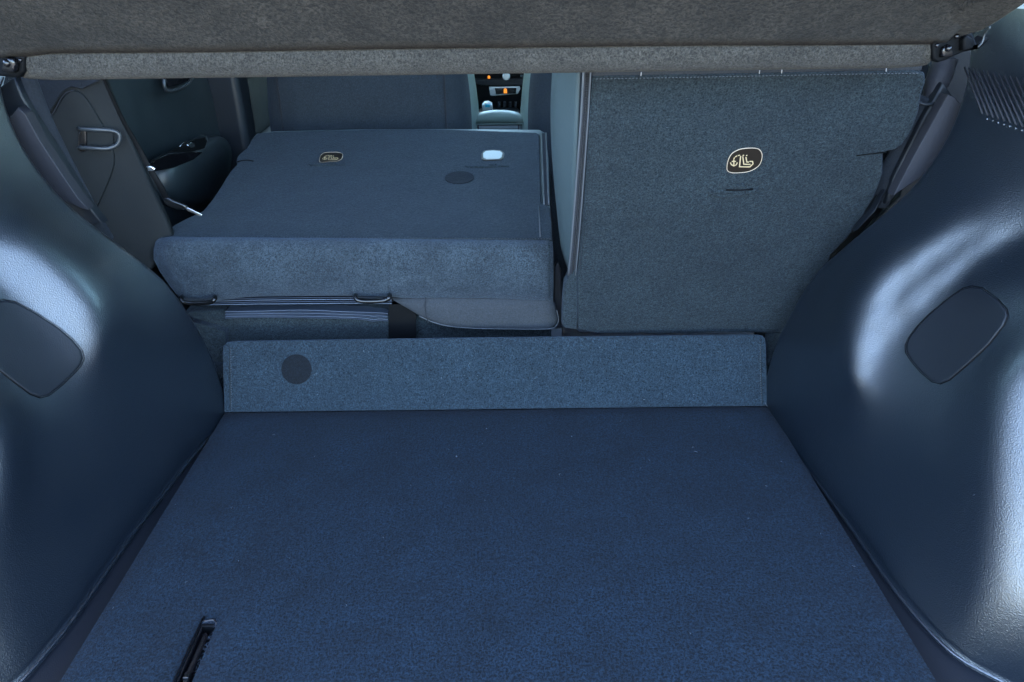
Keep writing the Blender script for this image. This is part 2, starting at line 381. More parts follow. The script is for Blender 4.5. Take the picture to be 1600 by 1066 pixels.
tube('rim_bead', [(SX0, .45, .0008), (SX0, SY1-.004, .0008), (SX0+.004, SY1+.001, .001), (SX1-.005, SY1+.003, .001), (SX1, SY1-.002, .0008)], .0012, M_STITCH if 0 else M_BLACK, sl_, seg=6, smoothpath=4)
box('latch_pin', SX0+.006, SX0+.013, .538, .546, -.008, -.001, M_STEEL, sl_, bevel=.001)
# frayed carpet at the slot's edge and lint on the carpet
V = []; Fc = []
def fibre(c, n, ln, rad):
    t = Vector((random.uniform(-1, 1), random.uniform(-1, 1), random.uniform(-1, 1))); t = (t-n*t.dot(n)*.9).normalized()
    s = t.cross(n).normalized(); k0 = len(V)
    bend = s*random.uniform(-.4, .4)*ln
    for q, r2 in ((c-t*ln/2, rad*.5), (c+bend+n*rad, rad), (c+t*ln/2, rad*.5)):
        for d in (s, n, -s): V.append(q+d*r2+n*rad)
    for a in (0, 3):
        for k in range(3): Fc.append((k0+a+k, k0+a+(k+1) % 3, k0+a+3+(k+1) % 3, k0+a+3+k))
for k in range(60):
    a = random.random()
    fibre(Vector((SX1-.001+random.uniform(-.001, .001), .45+a*.16, .0005)), Vector((0, 0, 1)), .004, .0003)
for k in range(26):
    fibre(Vector((random.uniform(SX0+.002, SX1), SY1+random.uniform(-.001, .002), .0008)), Vector((0, 0, 1)), .005, .0003)
mesh('frayed_edge', V, Fc, M_EDGE2, fb, kind='stuff')
V = []; Fc = []
for px, py, ln, rd in [(713, 715, .003, .0012), (1087, 706, .006, .0006), (1083, 700, .004, .0005), (760, 671, .002, .0008), (893, 683, .002, .0007), (1197, 760, .003, .0006), (875, 742, .006, .0004)]:
    fibre(at(px, py, Z=.0008), Vector((0, 0, 1)), ln, rd)
for k in range(40):
    x, y = random.uniform(XL+.01, XR-.01), random.uniform(.4, 1.05)
    fibre(Vector((x, y, .0008)), Vector((0, 0, 1)), random.uniform(.0015, .005), random.uniform(.00015, .00035))
for k in range(40):
    p = LIP.at(random.uniform(360, 1190), random.uniform(540, 630), .0006); fibre(p, LIP.n, random.uniform(.0015, .004), .00025)
mesh('lint', V, Fc, M_LINT_DOT, fb, kind='stuff')

# ------------------------------------------------------------------ moulded side trims over the wheel arches
FLANGE = [(0, .474), (.05, .476), (.11, .482), (.18, .496), (.24, .510), (.29, .526), (.33, .543), (.37, .566), (.42, .598), (.47, .624), (.52, .642), (.56, .650), (.64, .654)]
YCUT = [(-.02, 1.085), (.10, 1.085), (.18, 1.075), (.25, 1.055), (.31, 1.02), (.36, .995), (.41, .985), (.50, 1.0), (.64, 1.06)]
def foot(s, Y):
    if s > 0: return lerpt([(.30, .78), (.40, .68), (.47, .608), (.515, .560), (.55, .526), (.60, .510), (.66, .502), (.76, .497), (.845, .490), (.90, .485), (.96, .479), (1.08, .474)], Y)
    return lerpt([(.30, .74), (.40, .64), (.48, .565), (.535, .528), (.585, .517), (.63, .511), (.77, .505), (.90, .494), (.97, .486), (1.04, .475), (1.08, .474)], Y)
# relief of the two mouldings: distance from the middle of the car in 0.01 mm; one row per 10 mm of height, one column per 10 mm of length
RELIEF = {1: [
[77986,76988,75991,74994,73998,73001,72003,71003,70001,68995,67986,66972,65954,64932,63905,62873,61835,60786,59721,58637,57532,56408,55272,54170,53232,52552,52044,51657,51355,51109,50899,50715,50555,50417,50300,50199,50113,50039,49975,49920,49872,49828,49785,49741,49694,49641,49581,49515,49442,49364,49281,49196,49108,49020,48931,48842,48753,48664,48579,48502,48437,48361,48269,48168,48068,47977,47901,47838,47784,47737,47694,47655,47617,47580,47545,47509,47474,47440,47410,47385],
[78107,77109,76112,75114,74117,73119,72119,71117,70112,69103,68090,67071,66047,65018,63984,62943,61895,60837,59764,58675,57572,56461,55356,54301,53407,52742,52253,51886,51600,51366,51167,50992,50839,50706,50590,50490,50402,50325,50257,50198,50143,50092,50042,49991,49936,49876,49810,49738,49659,49575,49487,49396,49303,49208,49113,49016,48918,48821,48724,48629,48537,48442,48339,48233,48130,48037,47957,47890,47832,47782,47736,47694,47654,47616,47579,47543,47507,47473,47442,47416],
[78248,77250,76252,75254,74255,73256,72254,71250,70241,69229,68211,67186,66156,65118,64075,63024,61964,60895,59813,58719,57618,56521,55451,54448,53584,52923,52466,52125,51858,51639,51453,51290,51147,51019,50907,50807,50717,50638,50566,50500,50438,50379,50320,50260,50196,50127,50053,49974,49888,49798,49703,49605,49504,49401,49297,49191,49084,48975,48865,48754,48642,48529,48416,48304,48198,48102,48018,47946,47884,47829,47780,47735,47693,47653,47615,47577,47541,47507,47476,47448],
[78402,77404,76405,75406,74407,73406,72403,71396,70385,69368,68345,67315,66277,65231,64177,63115,62044,60964,59874,58778,57684,56606,55568,54605,53768,53123,52676,52356,52110,51910,51740,51590,51456,51336,51227,51128,51038,50956,50880,50808,50740,50673,50605,50535,50462,50385,50303,50215,50122,50023,49921,49814,49705,49593,49479,49363,49245,49124,49002,48877,48750,48623,48499,48380,48269,48169,48081,48004,47938,47880,47828,47780,47736,47694,47654,47616,47579,47545,47513,47485],
[78566,77567,76568,75568,74568,73566,72561,71553,70540,69520,68493,67457,66412,65357,64293,63219,62138,61048,59953,58858,57774,56717,55709,54781,53975,53335,52880,52579,52354,52173,52018,51882,51758,51645,51540,51444,51354,51271,51191,51115,51040,50966,50890,50812,50731,50645,50554,50457,50355,50248,50136,50021,49902,49780,49656,49529,49399,49268,49134,48997,48859,48721,48587,48460,48344,48239,48147,48066,47996,47934,47880,47830,47785,47742,47701,47662,47625,47590,47559,47531],
[78733,77734,76735,75735,74735,73733,72727,71718,70703,69682,68651,67611,66560,65497,64424,63340,62248,61150,60052,58960,57888,56852,55872,54975,54193,53562,53106,52804,52592,52426,52286,52161,52047,51941,51842,51749,51660,51576,51494,51414,51335,51255,51173,51087,50998,50903,50803,50698,50586,50470,50349,50223,50094,49961,49825,49687,49547,49405,49260,49113,48965,48818,48676,48542,48420,48311,48215,48131,48058,47994,47938,47887,47841,47798,47757,47718,47681,47646,47615,47587],
[78899,77900,76901,75902,74902,73900,72895,71886,70872,69849,68818,67776,66721,65652,64571,63478,62376,61271,60171,59084,58025,57010,56058,55189,54432,53814,53350,53033,52826,52671,52543,52428,52323,52224,52130,52040,51954,51870,51788,51705,51623,51538,51450,51358,51262,51159,51051,50936,50815,50689,50557,50420,50279,50134,49987,49838,49687,49534,49379,49223,49067,48913,48764,48624,48497,48384,48284,48199,48124,48060,48003,47952,47906,47863,47823,47785,47748,47714,47683,47655],
[79054,78056,77058,76060,75061,74061,73058,72051,71038,70018,68988,67946,66890,65820,64734,63634,62524,61412,60308,59228,58185,57195,56272,55434,54700,54090,53617,53285,53067,52912,52790,52684,52586,52493,52405,52319,52235,52153,52070,51987,51902,51815,51723,51625,51522,51413,51296,51172,51041,50904,50760,50611,50458,50301,50142,49981,49818,49655,49491,49327,49163,49002,48847,48703,48573,48457,48356,48270,48195,48132,48076,48026,47981,47939,47900,47862,47827,47793,47762,47735],
[79187,78191,77195,76199,75203,74206,73207,72204,71195,70179,69154,68116,67064,65996,64911,63809,62693,61574,60468,59394,58375,57420,56531,55726,55008,54400,53915,53556,53312,53152,53031,52929,52836,52749,52666,52585,52504,52424,52343,52260,52175,52085,51990,51888,51780,51664,51540,51407,51266,51116,50960,50798,50631,50460,50288,50114,49940,49765,49592,49420,49250,49084,48925,48778,48646,48530,48429,48344,48272,48210,48157,48110,48067,48027,47990,47953,47918,47885,47855,47828],
[79282,78289,77297,76306,75315,74323,73330,72333,71331,70323,69305,68277,67234,66174,65097,64000,62887,61766,60657,59593,58617,57711,56867,56088,55373,54752,54241,53849,53576,53396,53267,53164,53075,52993,52915,52838,52762,52685,52607,52525,52439,52349,52252,52148,52036,51914,51783,51641,51490,51328,51158,50981,50798,50612,50425,50236,50049,49864,49681,49502,49327,49156,48996,48849,48717,48603,48506,48424,48355,48298,48248,48205,48166,48129,48093,48058,48024,47991,47962,47935],
[79314,78327,77342,76357,75374,74391,73407,72420,71429,70432,69427,68412,67384,66341,65280,64200,63103,61994,60894,59859,58947,58100,57304,56530,55808,55157,54600,54170,53857,53645,53500,53392,53303,53226,53153,53081,53010,52937,52861,52782,52698,52608,52510,52405,52290,52164,52027,51877,51715,51541,51356,51161,50961,50757,50552,50347,50145,49947,49755,49569,49390,49218,49058,48914,48787,48677,48586,48510,48447,48395,48351,48313,48278,48245,48212,48179,48147,48115,48086,48060],
[79251,78274,77299,76326,75355,74384,73413,72441,71465,70485,69498,68502,67496,66477,65443,64393,63330,62261,61212,60241,59378,58569,57795,57041,56314,55623,55007,54518,54160,53907,53733,53613,53523,53448,53380,53314,53248,53180,53108,53032,52951,52862,52765,52660,52543,52414,52273,52116,51945,51758,51557,51343,51121,50895,50668,50444,50225,50014,49811,49619,49438,49268,49113,48975,48855,48754,48671,48603,48548,48504,48467,48435,48405,48377,48348,48318,48287,48257,48229,48204],
[79064,78103,77143,76187,75232,74279,73327,72374,71419,70461,69498,68529,67551,66565,65568,64563,63553,62548,61574,60670,59834,59052,58299,57563,56843,56147,55493,54915,54491,54188,53974,53831,53737,53663,53599,53538,53477,53414,53348,53277,53199,53113,53019,52914,52797,52667,52522,52361,52181,51982,51765,51529,51282,51027,50773,50525,50286,50059,49846,49649,49469,49305,49159,49032,48924,48834,48761,48704,48659,48623,48594,48569,48547,48524,48500,48473,48445,48417,48390,48366],
[78736,77797,76859,75924,74992,74063,73135,72207,71278,70349,69416,68480,67539,66594,65644,64695,63751,62824,61929,61078,60275,59525,58795,58076,57368,56675,56004,55378,54866,54492,54230,54059,53949,53872,53809,53753,53698,53642,53582,53516,53443,53361,53271,53168,53053,52923,52777,52613,52427,52218,51985,51728,51450,51160,50869,50588,50323,50078,49856,49658,49484,49331,49199,49087,48993,48917,48858,48813,48779,48753,48733,48717,48701,48685,48667,48645,48620,48594,48569,48546],
[78265,77353,76442,75536,74632,73731,72833,71936,71040,70145,69249,68352,67455,66558,65664,64778,63906,63057,62239,61455,60710,59984,59271,58570,57879,57195,56523,55873,55278,54824,54508,54297,54163,54076,54013,53961,53912,53863,53809,53750,53684,53608,53522,53424,53312,53184,53039,52873,52684,52469,52223,51946,51636,51303,50961,50633,50333,50068,49840,49647,49486,49350,49236,49142,49065,49005,48960,48929,48907,48893,48883,48876,48869,48860,48847,48830,48809,48785,48761,48740],
[77657,76777,75900,75026,74156,73290,72427,71567,70709,69853,68999,68148,67299,66457,65623,64803,64004,63231,62487,61773,61085,60408,59721,59043,58371,57702,57037,56382,55756,55205,54818,54555,54384,54278,54211,54162,54120,54077,54032,53981,53922,53854,53774,53682,53574,53451,53308,53144,52955,52737,52484,52193,51856,51475,51065,50664,50312,50026,49801,49623,49480,49366,49273,49199,49141,49098,49069,49052,49043,49041,49042,49044,49046,49045,49038,49026,49008,48986,48965,48944],
[76925,76083,75243,74408,73577,72750,71927,71108,70292,69481,68674,67873,67079,66294,65522,64770,64040,63338,62665,62019,61394,60774,60136,59494,58846,58194,57542,56892,56255,55658,55180,54841,54618,54485,54408,54359,54321,54287,54250,54208,54158,54099,54028,53942,53842,53724,53586,53426,53239,53022,52770,52473,52122,51704,51220,50709,50266,49962,49753,49599,49478,49386,49314,49261,49222,49197,49184,49181,49186,49196,49208,49221,49232,49238,49237,49229,49214,49195,49175,49156],
[76085,75286,74489,73696,72908,72124,71345,70572,69803,69041,68285,67537,66799,66074,65366,64678,64015,63380,62773,62193,61635,61087,60526,59923,59300,58669,58035,57398,56765,56150,55585,55160,54874,54700,54605,54552,54518,54491,54464,54432,54393,54344,54283,54207,54116,54005,53874,53720,53538,53326,53078,52786,52438,52014,51486,50850,50237,49919,49730,49593,49490,49416,49364,49330,49310,49303,49306,49318,49336,49358,49382,49405,49425,49438,49442,49438,49425,49408,49390,49372],
[75157,74403,73652,72906,72164,71428,70697,69972,69254,68543,67841,67149,66470,65805,65158,64534,63934,63362,62818,62300,61807,61328,60844,60315,59730,59128,58516,57897,57276,56660,56066,55538,55164,54935,54809,54746,54712,54692,54674,54654,54627,54591,54541,54477,54396,54296,54173,54026,53851,53646,53407,53126,52796,52399,51904,51267,50446,49992,49770,49625,49525,49463,49427,49410,49408,49417,49435,49461,49493,49527,49562,49595,49623,49643,49652,49650,49640,49624,49606,49590],
[74158,73453,72751,72054,71362,70675,69995,69322,68657,68000,67354,66719,66098,65493,64907,64343,63804,63291,62806,62348,61915,61499,61085,60639,60126,59567,58984,58387,57782,57174,56573,56003,55515,55207,55034,54945,54905,54888,54881,54873,54860,54838,54803,54754,54686,54596,54484,54346,54179,53983,53754,53489,53182,52825,52408,51860,50971,50286,49912,49712,49597,49536,49510,49506,49518,49541,49574,49614,49658,49704,49750,49792,49828,49852,49865,49865,49856,49842,49825,49809],
[73107,72454,71803,71157,70517,69883,69255,68635,68025,67424,66834,66257,65694,65147,64620,64115,63634,63177,62748,62344,61966,61609,61260,60900,60485,59985,59438,58867,58281,57685,57087,56499,55953,55545,55291,55157,55100,55084,55084,55090,55092,55087,55070,55037,54985,54909,54808,54678,54521,54335,54119,53870,53585,53253,52846,52302,51575,50662,50144,49872,49719,49646,49621,49624,49645,49679,49724,49776,49833,49891,49947,49997,50039,50068,50083,50085,50077,50063,50047,50031],
[72026,71425,70827,70234,69647,69066,68492,67927,67372,66827,66293,65774,65268,64780,64310,63860,63434,63031,62653,62301,61973,61668,61377,61085,60766,60368,59874,59335,58771,58192,57604,57015,56445,55936,55587,55391,55304,55280,55286,55304,55324,55338,55342,55329,55295,55235,55145,55023,54874,54698,54495,54262,53995,53680,53292,52793,52146,51219,50517,50112,49903,49805,49767,49767,49792,49834,49889,49953,50021,50089,50155,50213,50260,50292,50308,50311,50303,50289,50274,50259],
[70932,70385,69841,69302,68769,68242,67723,67213,66712,66223,65746,65282,64833,64400,63985,63590,63216,62864,62535,62230,61948,61689,61447,61212,60967,60674,60279,59787,59252,58693,58119,57536,56958,56409,55943,55664,55529,55482,55487,55517,55555,55592,55619,55630,55618,55575,55492,55375,55234,55068,54877,54659,54408,54114,53758,53314,52713,51819,50920,50422,50164,50020,49953,49940,49963,50010,50073,50146,50225,50303,50377,50442,50493,50526,50543,50545,50537,50524,50510,50496],
[69848,69355,68864,68379,67899,67426,66962,66506,66060,65626,65204,64795,64400,64021,63659,63316,62992,62688,62405,62144,61905,61687,61487,61300,61116,60914,60631,60213,59721,59188,58630,58057,57479,56909,56383,56003,55786,55697,55691,55731,55789,55850,55903,55939,55950,55924,55848,55733,55596,55437,55257,55052,54822,54552,54224,53813,53244,52418,51504,50890,50506,50285,50178,50146,50162,50210,50279,50361,50449,50536,50617,50687,50740,50774,50790,50791,50784,50771,50757,50744],
[68792,68352,67915,67482,67056,66636,66225,65823,65430,65049,64680,64324,63982,63655,63343,63049,62772,62514,62275,62055,61854,61674,61511,61363,61226,61083,60897,60601,60172,59674,59136,58575,58002,57428,56877,56395,56081,55935,55907,55950,56027,56113,56194,56258,56291,56273,56201,56093,55962,55811,55641,55449,55233,54982,54679,54274,53695,52942,52101,51368,50875,50591,50445,50387,50391,50437,50511,50601,50697,50791,50878,50950,51004,51037,51051,51052,51044,51032,51019,51007],
[67783,67396,67010,66630,66255,65887,65528,65177,64836,64506,64188,63882,63590,63312,63048,62801,62569,62354,62155,61974,61810,61663,61533,61417,61314,61212,61087,60897,60587,60145,59635,59088,58522,57950,57388,56864,56436,56211,56148,56184,56276,56388,56496,56585,56636,56626,56556,56455,56332,56191,56031,55851,55647,55411,55127,54742,54174,53428,52662,51760,51252,50938,50749,50662,50653,50697,50775,50871,50973,51072,51161,51234,51286,51316,51329,51329,51321,51309,51297,51286],
[66842,66504,66169,65838,65513,65195,64885,64583,64291,64010,63740,63482,63236,63004,62786,62582,62392,62217,62057,61911,61781,61665,61564,61476,61398,61326,61243,61119,60915,60583,60119,59592,59035,58466,57899,57351,56865,56551,56429,56447,56546,56681,56814,56924,56987,56979,56913,56819,56705,56574,56427,56260,56068,55843,55573,55211,54685,53944,53195,52317,51730,51320,51077,50966,50949,50992,51073,51173,51279,51380,51469,51538,51586,51613,51624,51623,51615,51604,51593,51583],
[65985,65695,65408,65124,64846,64574,64310,64055,63809,63573,63348,63134,62932,62743,62566,62402,62252,62114,61988,61876,61776,61689,61614,61549,61494,61445,61390,61311,61175,60944,60575,60078,59536,58973,58406,57850,57339,56935,56752,56750,56851,56999,57154,57279,57343,57330,57270,57182,57078,56959,56826,56676,56501,56288,56011,55629,55075,54396,53733,52910,52197,51701,51426,51305,51285,51328,51410,51511,51618,51717,51801,51865,51907,51929,51937,51935,51928,51918,51908,51898],
[65231,64986,64743,64503,64269,64040,63819,63607,63403,63209,63025,62851,62689,62538,62399,62272,62157,62052,61959,61876,61804,61743,61690,61646,61610,61578,61545,61494,61405,61248,60969,60534,60021,59471,58906,58345,57815,57370,57137,57106,57197,57350,57515,57649,57709,57687,57626,57544,57449,57344,57227,57095,56942,56749,56473,56047,55454,54793,54219,53474,52585,52081,51811,51688,51664,51706,51787,51887,51989,52083,52158,52213,52247,52264,52270,52267,52260,52251,52243,52234],
[64598,64393,64191,63991,63796,63607,63425,63251,63085,62928,62781,62644,62517,62400,62295,62200,62116,62041,61976,61920,61872,61832,61800,61773,61752,61734,61714,61680,61616,61498,61292,60955,60487,59957,59399,58835,58293,57829,57569,57513,57588,57734,57896,58026,58073,58041,57977,57901,57817,57726,57627,57516,57386,57223,56980,56500,55820,55210,54697,53992,53099,52551,52252,52118,52090,52128,52205,52300,52394,52476,52539,52582,52609,52621,52624,52620,52614,52607,52600,52593],
[64102,63934,63767,63603,63444,63289,63141,63000,62868,62744,62629,62523,62426,62340,62263,62196,62138,62089,62047,62012,61984,61963,61946,61934,61924,61915,61902,61875,61822,61725,61560,61302,60923,60429,59881,59319,58775,58306,58037,57964,58021,58149,58294,58404,58426,58384,58321,58251,58178,58104,58025,57936,57826,57678,57451,56996,56301,55683,55181,54492,53612,53060,52745,52600,52564,52596,52665,52749,52831,52897,52944,52976,52994,53001,53002,52999,52993,52988,52982,52977],
[63757,63619,63484,63351,63221,63096,62978,62866,62761,62665,62577,62498,62426,62364,62311,62266,62230,62200,62177,62160,62147,62139,62134,62131,62129,62124,62112,62087,62037,61949,61810,61600,61296,60876,60349,59797,59263,58803,58539,58459,58492,58588,58700,58770,58761,58716,58656,58592,58531,58474,58419,58357,58271,58128,57880,57391,56755,56188,55656,54973,54121,53586,53280,53131,53087,53108,53166,53235,53299,53346,53377,53396,53406,53410,53410,53407,53403,53398,53394,53390],
[63569,63458,63348,63240,63136,63035,62941,62852,62771,62697,62631,62573,62522,62479,62444,62417,62397,62383,62374,62369,62367,62368,62370,62373,62373,62369,62355,62326,62274,62190,62063,61882,61628,61272,60794,60269,59758,59330,59090,59000,58999,59045,59099,59114,59095,59045,58985,58927,58878,58839,58810,58781,58732,58614,58327,57784,57163,56649,56083,55413,54644,54144,53855,53706,53654,53663,53705,53755,53798,53826,53841,53848,53852,53852,53851,53849,53846,53843,53840,53837],
[63544,63453,63363,63275,63190,63109,63034,62964,62900,62844,62795,62752,62717,62688,62667,62652,62643,62639,62639,62642,62647,62653,62659,62662,62662,62654,62636,62601,62544,62458,62336,62167,61938,61631,61224,60740,60266,59915,59698,59584,59538,59528,59521,59497,59452,59383,59319,59267,59231,59211,59205,59211,59216,59164,58799,58164,57596,57144,56520,55761,55187,54744,54466,54319,54260,54257,54280,54309,54330,54339,54338,54336,54334,54332,54330,54329,54328,54326,54324,54322],
[63680,63603,63527,63453,63383,63316,63255,63198,63147,63103,63066,63034,63009,62990,62977,62970,62968,62970,62975,62981,62989,62996,63001,63002,62998,62984,62958,62916,62852,62762,62639,62474,62258,61980,61633,61226,60841,60544,60333,60194,60106,60045,59990,59926,59839,59755,59691,59648,59628,59627,59644,59672,59708,59674,59306,58654,58079,57625,57006,56215,55691,55329,55094,54960,54899,54883,54887,54895,54894,54884,54871,54860,54854,54851,54849,54848,54848,54847,54846,54846],
[63965,63898,63831,63766,63705,63648,63595,63547,63505,63468,63437,63412,63393,63379,63370,63366,63366,63369,63375,63381,63387,63392,63393,63389,63378,63356,63322,63271,63200,63103,62977,62814,62609,62358,62064,61744,61439,61181,60975,60817,60696,60598,60509,60418,60322,60242,60188,60162,60162,60185,60225,60266,60267,60134,59723,59130,58602,58072,57448,56725,56230,55927,55736,55621,55561,55534,55521,55508,55488,55462,55438,55420,55411,55406,55405,55405,55405,55405,55405,55405],
[64380,64317,64255,64195,64139,64087,64039,63995,63956,63923,63895,63872,63855,63842,63833,63829,63827,63828,63830,63833,63834,63833,63827,63816,63796,63766,63722,63662,63583,63481,63352,63192,63001,62778,62533,62278,62031,61806,61609,61443,61302,61181,61074,60975,60890,60828,60796,60794,60819,60865,60917,60945,60879,60618,60154,59574,59107,58512,57794,57207,56815,56558,56396,56297,56239,56202,56173,56142,56106,56068,56034,56012,55999,55994,55993,55993,55994,55995,55996,55996],
[64893,64831,64770,64712,64657,64606,64559,64517,64479,64446,64417,64394,64375,64360,64349,64340,64334,64330,64327,64323,64318,64309,64295,64274,64245,64205,64151,64083,63996,63890,63760,63607,63431,63236,63029,62819,62611,62413,62229,62063,61915,61785,61672,61578,61508,61468,61460,61485,61534,61593,61637,61629,61512,61164,60576,60025,59551,58970,58272,57751,57427,57213,57074,56985,56926,56881,56839,56793,56744,56695,56655,56628,56614,56608,56606,56607,56609,56610,56611,56612],
[65471,65408,65346,65287,65231,65179,65131,65087,65048,65012,64981,64954,64932,64913,64897,64883,64871,64860,64849,64837,64823,64805,64782,64752,64713,64663,64601,64525,64433,64324,64196,64051,63891,63719,63541,63360,63180,63003,62833,62673,62527,62398,62288,62204,62148,62125,62138,62184,62252,62315,62335,62260,62019,61566,61002,60534,59984,59344,58752,58344,58069,57886,57763,57680,57618,57565,57511,57455,57395,57339,57293,57263,57247,57240,57239,57240,57242,57244,57245,57247],
[66085,66019,65955,65893,65835,65780,65729,65683,65640,65601,65566,65534,65506,65482,65460,65440,65420,65402,65382,65362,65339,65312,65279,65240,65191,65133,65063,64981,64884,64774,64651,64514,64368,64214,64056,63895,63735,63575,63418,63269,63130,63008,62906,62831,62785,62774,62798,62853,62927,62988,62977,62823,62526,61931,61365,60934,60399,59794,59307,58956,58730,58572,58459,58375,58308,58247,58185,58120,58053,57990,57940,57908,57891,57884,57883,57884,57886,57888,57890,57892],
[66709,66640,66573,66508,66446,66388,66333,66283,66236,66193,66153,66116,66082,66051,66022,65995,65968,65941,65913,65884,65851,65815,65774,65725,65669,65603,65527,65440,65341,65231,65112,64983,64848,64708,64564,64419,64272,64126,63982,63844,63716,63602,63509,63441,63402,63393,63415,63462,63521,63566,63535,63249,62797,62293,61740,61258,60800,60355,59935,59620,59411,59262,59151,59064,58990,58921,58851,58779,58706,58639,58586,58552,58535,58527,58526,58527,58530,58532,58534,58536],
[67325,67252,67181,67113,67047,66985,66927,66871,66820,66771,66726,66684,66644,66606,66570,66535,66501,66466,66430,66391,66350,66305,66255,66199,66136,66064,65983,65892,65792,65684,65568,65446,65320,65190,65057,64923,64787,64652,64519,64392,64274,64170,64085,64021,63982,63968,63976,63998,64017,63999,63884,63593,63094,62611,62173,61704,61280,60916,60583,60308,60101,59948,59830,59735,59654,59577,59500,59422,59345,59275,59220,59185,59167,59159,59158,59159,59162,59164,59167,59169],
[67916,67840,67766,67693,67624,67558,67495,67435,67379,67325,67275,67227,67180,67136,67093,67051,67009,66966,66922,66876,66826,66773,66716,66653,66583,66506,66422,66329,66229,66122,66010,65893,65773,65651,65526,65400,65274,65148,65026,64908,64799,64703,64622,64559,64514,64488,64472,64458,64422,64335,64157,63859,63451,63015,62605,62198,61824,61499,61216,60973,60774,60615,60488,60383,60292,60207,60124,60041,59961,59888,59831,59795,59777,59769,59768,59770,59772,59775,59777,59779],
[68473,68394,68316,68240,68167,68097,68030,67966,67904,67846,67790,67736,67684,67633,67583,67534,67485,67436,67384,67330,67274,67213,67149,67080,67006,66925,66838,66744,66644,66539,66430,66317,66202,66086,65967,65848,65729,65612,65497,65388,65286,65194,65115,65048,64994,64949,64906,64850,64764,64626,64418,64136,63796,63425,63055,62700,62372,62080,61825,61603,61412,61251,61117,61002,60902,60809,60719,60632,60548,60474,60415,60379,60360,60353,60352,60354,60356,60359,60361,60364],
[68989,68907,68827,68747,68671,68597,68526,68458,68392,68328,68267,68208,68151,68094,68038,67982,67927,67870,67812,67752,67689,67622,67552,67478,67400,67316,67227,67133,67033,66930,66823,66714,66603,66491,66377,66264,66151,66040,65932,65828,65731,65642,65561,65488,65421,65356,65283,65192,65068,64902,64687,64429,64136,63821,63500,63190,62900,62637,62402,62194,62011,61850,61710,61588,61479,61378,61283,61192,61105,61029,60970,60934,60915,60908,60907,60909,60912,60914,60917,60919],
[69462,69378,69294,69213,69133,69056,68981,68909,68839,68771,68705,68641,68578,68516,68454,68393,68331,68268,68204,68138,68070,67998,67923,67845,67763,67677,67587,67492,67394,67292,67188,67081,66973,66864,66755,66646,66538,66432,66328,66229,66134,66045,65960,65879,65799,65713,65615,65497,65352,65174,64964,64728,64472,64201,63925,63654,63397,63158,62941,62744,62567,62408,62265,62138,62022,61915,61815,61720,61632,61554,61495,61458,61440,61433,61432,61434,61437,61439,61442,61443],
[69892,69806,69720,69636,69553,69473,69395,69319,69245,69174,69103,69034,68967,68900,68833,68766,68699,68631,68561,68490,68417,68341,68262,68181,68096,68008,67917,67822,67725,67624,67522,67417,67311,67205,67099,66994,66890,66787,66687,66590,66496,66404,66314,66224,66131,66028,65913,65778,65622,65443,65243,65028,64799,64563,64323,64085,63856,63639,63437,63250,63079,62923,62780,62649,62529,62418,62313,62216,62125,62047,61988,61951,61932,61925,61925,61927,61930,61932,61934,61936],
[70281,70192,70104,70018,69933,69850,69769,69690,69613,69537,69463,69390,69318,69246,69175,69103,69031,68958,68884,68809,68731,68652,68569,68485,68398,68308,68216,68122,68025,67926,67825,67722,67618,67515,67411,67308,67206,67106,67008,66911,66816,66722,66626,66528,66423,66309,66182,66039,65880,65705,65517,65319,65114,64904,64692,64481,64275,64078,63890,63713,63549,63395,63253,63121,62998,62884,62777,62677,62586,62507,62447,62410,62392,62385,62385,62387,62390,62392,62394,62396],
[70629,70539,70449,70361,70274,70188,70105,70023,69942,69863,69786,69709,69632,69557,69481,69406,69329,69252,69174,69094,69013,68931,68846,68759,68670,68579,68486,68391,68295,68197,68097,67996,67894,67792,67690,67589,67489,67390,67292,67195,67099,67001,66900,66795,66682,66560,66427,66281,66124,65957,65780,65598,65411,65221,65031,64842,64656,64474,64300,64133,63975,63826,63686,63554,63430,63315,63206,63105,63013,62933,62873,62837,62818,62812,62812,62814,62817,62819,62821,62823],
[70940,70848,70757,70666,70578,70490,70404,70319,70236,70154,70073,69992,69913,69833,69754,69675,69595,69514,69432,69349,69265,69179,69092,69003,68913,68820,68727,68632,68535,68438,68339,68240,68139,68039,67938,67838,67739,67640,67542,67444,67345,67244,67139,67028,66911,66785,66650,66506,66353,66193,66028,65859,65687,65514,65341,65169,64998,64831,64668,64511,64360,64215,64078,63948,63825,63709,63600,63498,63406,63327,63267,63230,63212,63206,63205,63208,63210,63213,63215,63216],
[71214,71121,71028,70937,70846,70757,70668,70581,70495,70410,70326,70243,70160,70077,69994,69912,69828,69745,69660,69574,69487,69399,69310,69219,69127,69034,68939,68844,68748,68650,68552,68454,68355,68255,68156,68056,67957,67858,67759,67659,67558,67454,67346,67232,67112,66986,66852,66711,66564,66413,66258,66100,65941,65781,65622,65463,65305,65150,64997,64848,64704,64565,64431,64304,64182,64067,63958,63857,63766,63687,63627,63591,63573,63567,63566,63569,63571,63574,63576,63577],
[71454,71360,71266,71173,71081,70989,70899,70810,70722,70634,70548,70462,70376,70290,70204,70118,70032,69945,69858,69770,69681,69590,69499,69407,69314,69220,69125,69029,68932,68835,68737,68639,68541,68442,68343,68244,68145,68045,67945,67844,67741,67634,67524,67409,67289,67163,67032,66896,66756,66612,66466,66319,66170,66022,65873,65725,65578,65432,65289,65148,65010,64876,64746,64622,64502,64389,64282,64182,64092,64014,63955,63919,63901,63895,63895,63897,63900,63902,63904,63906],
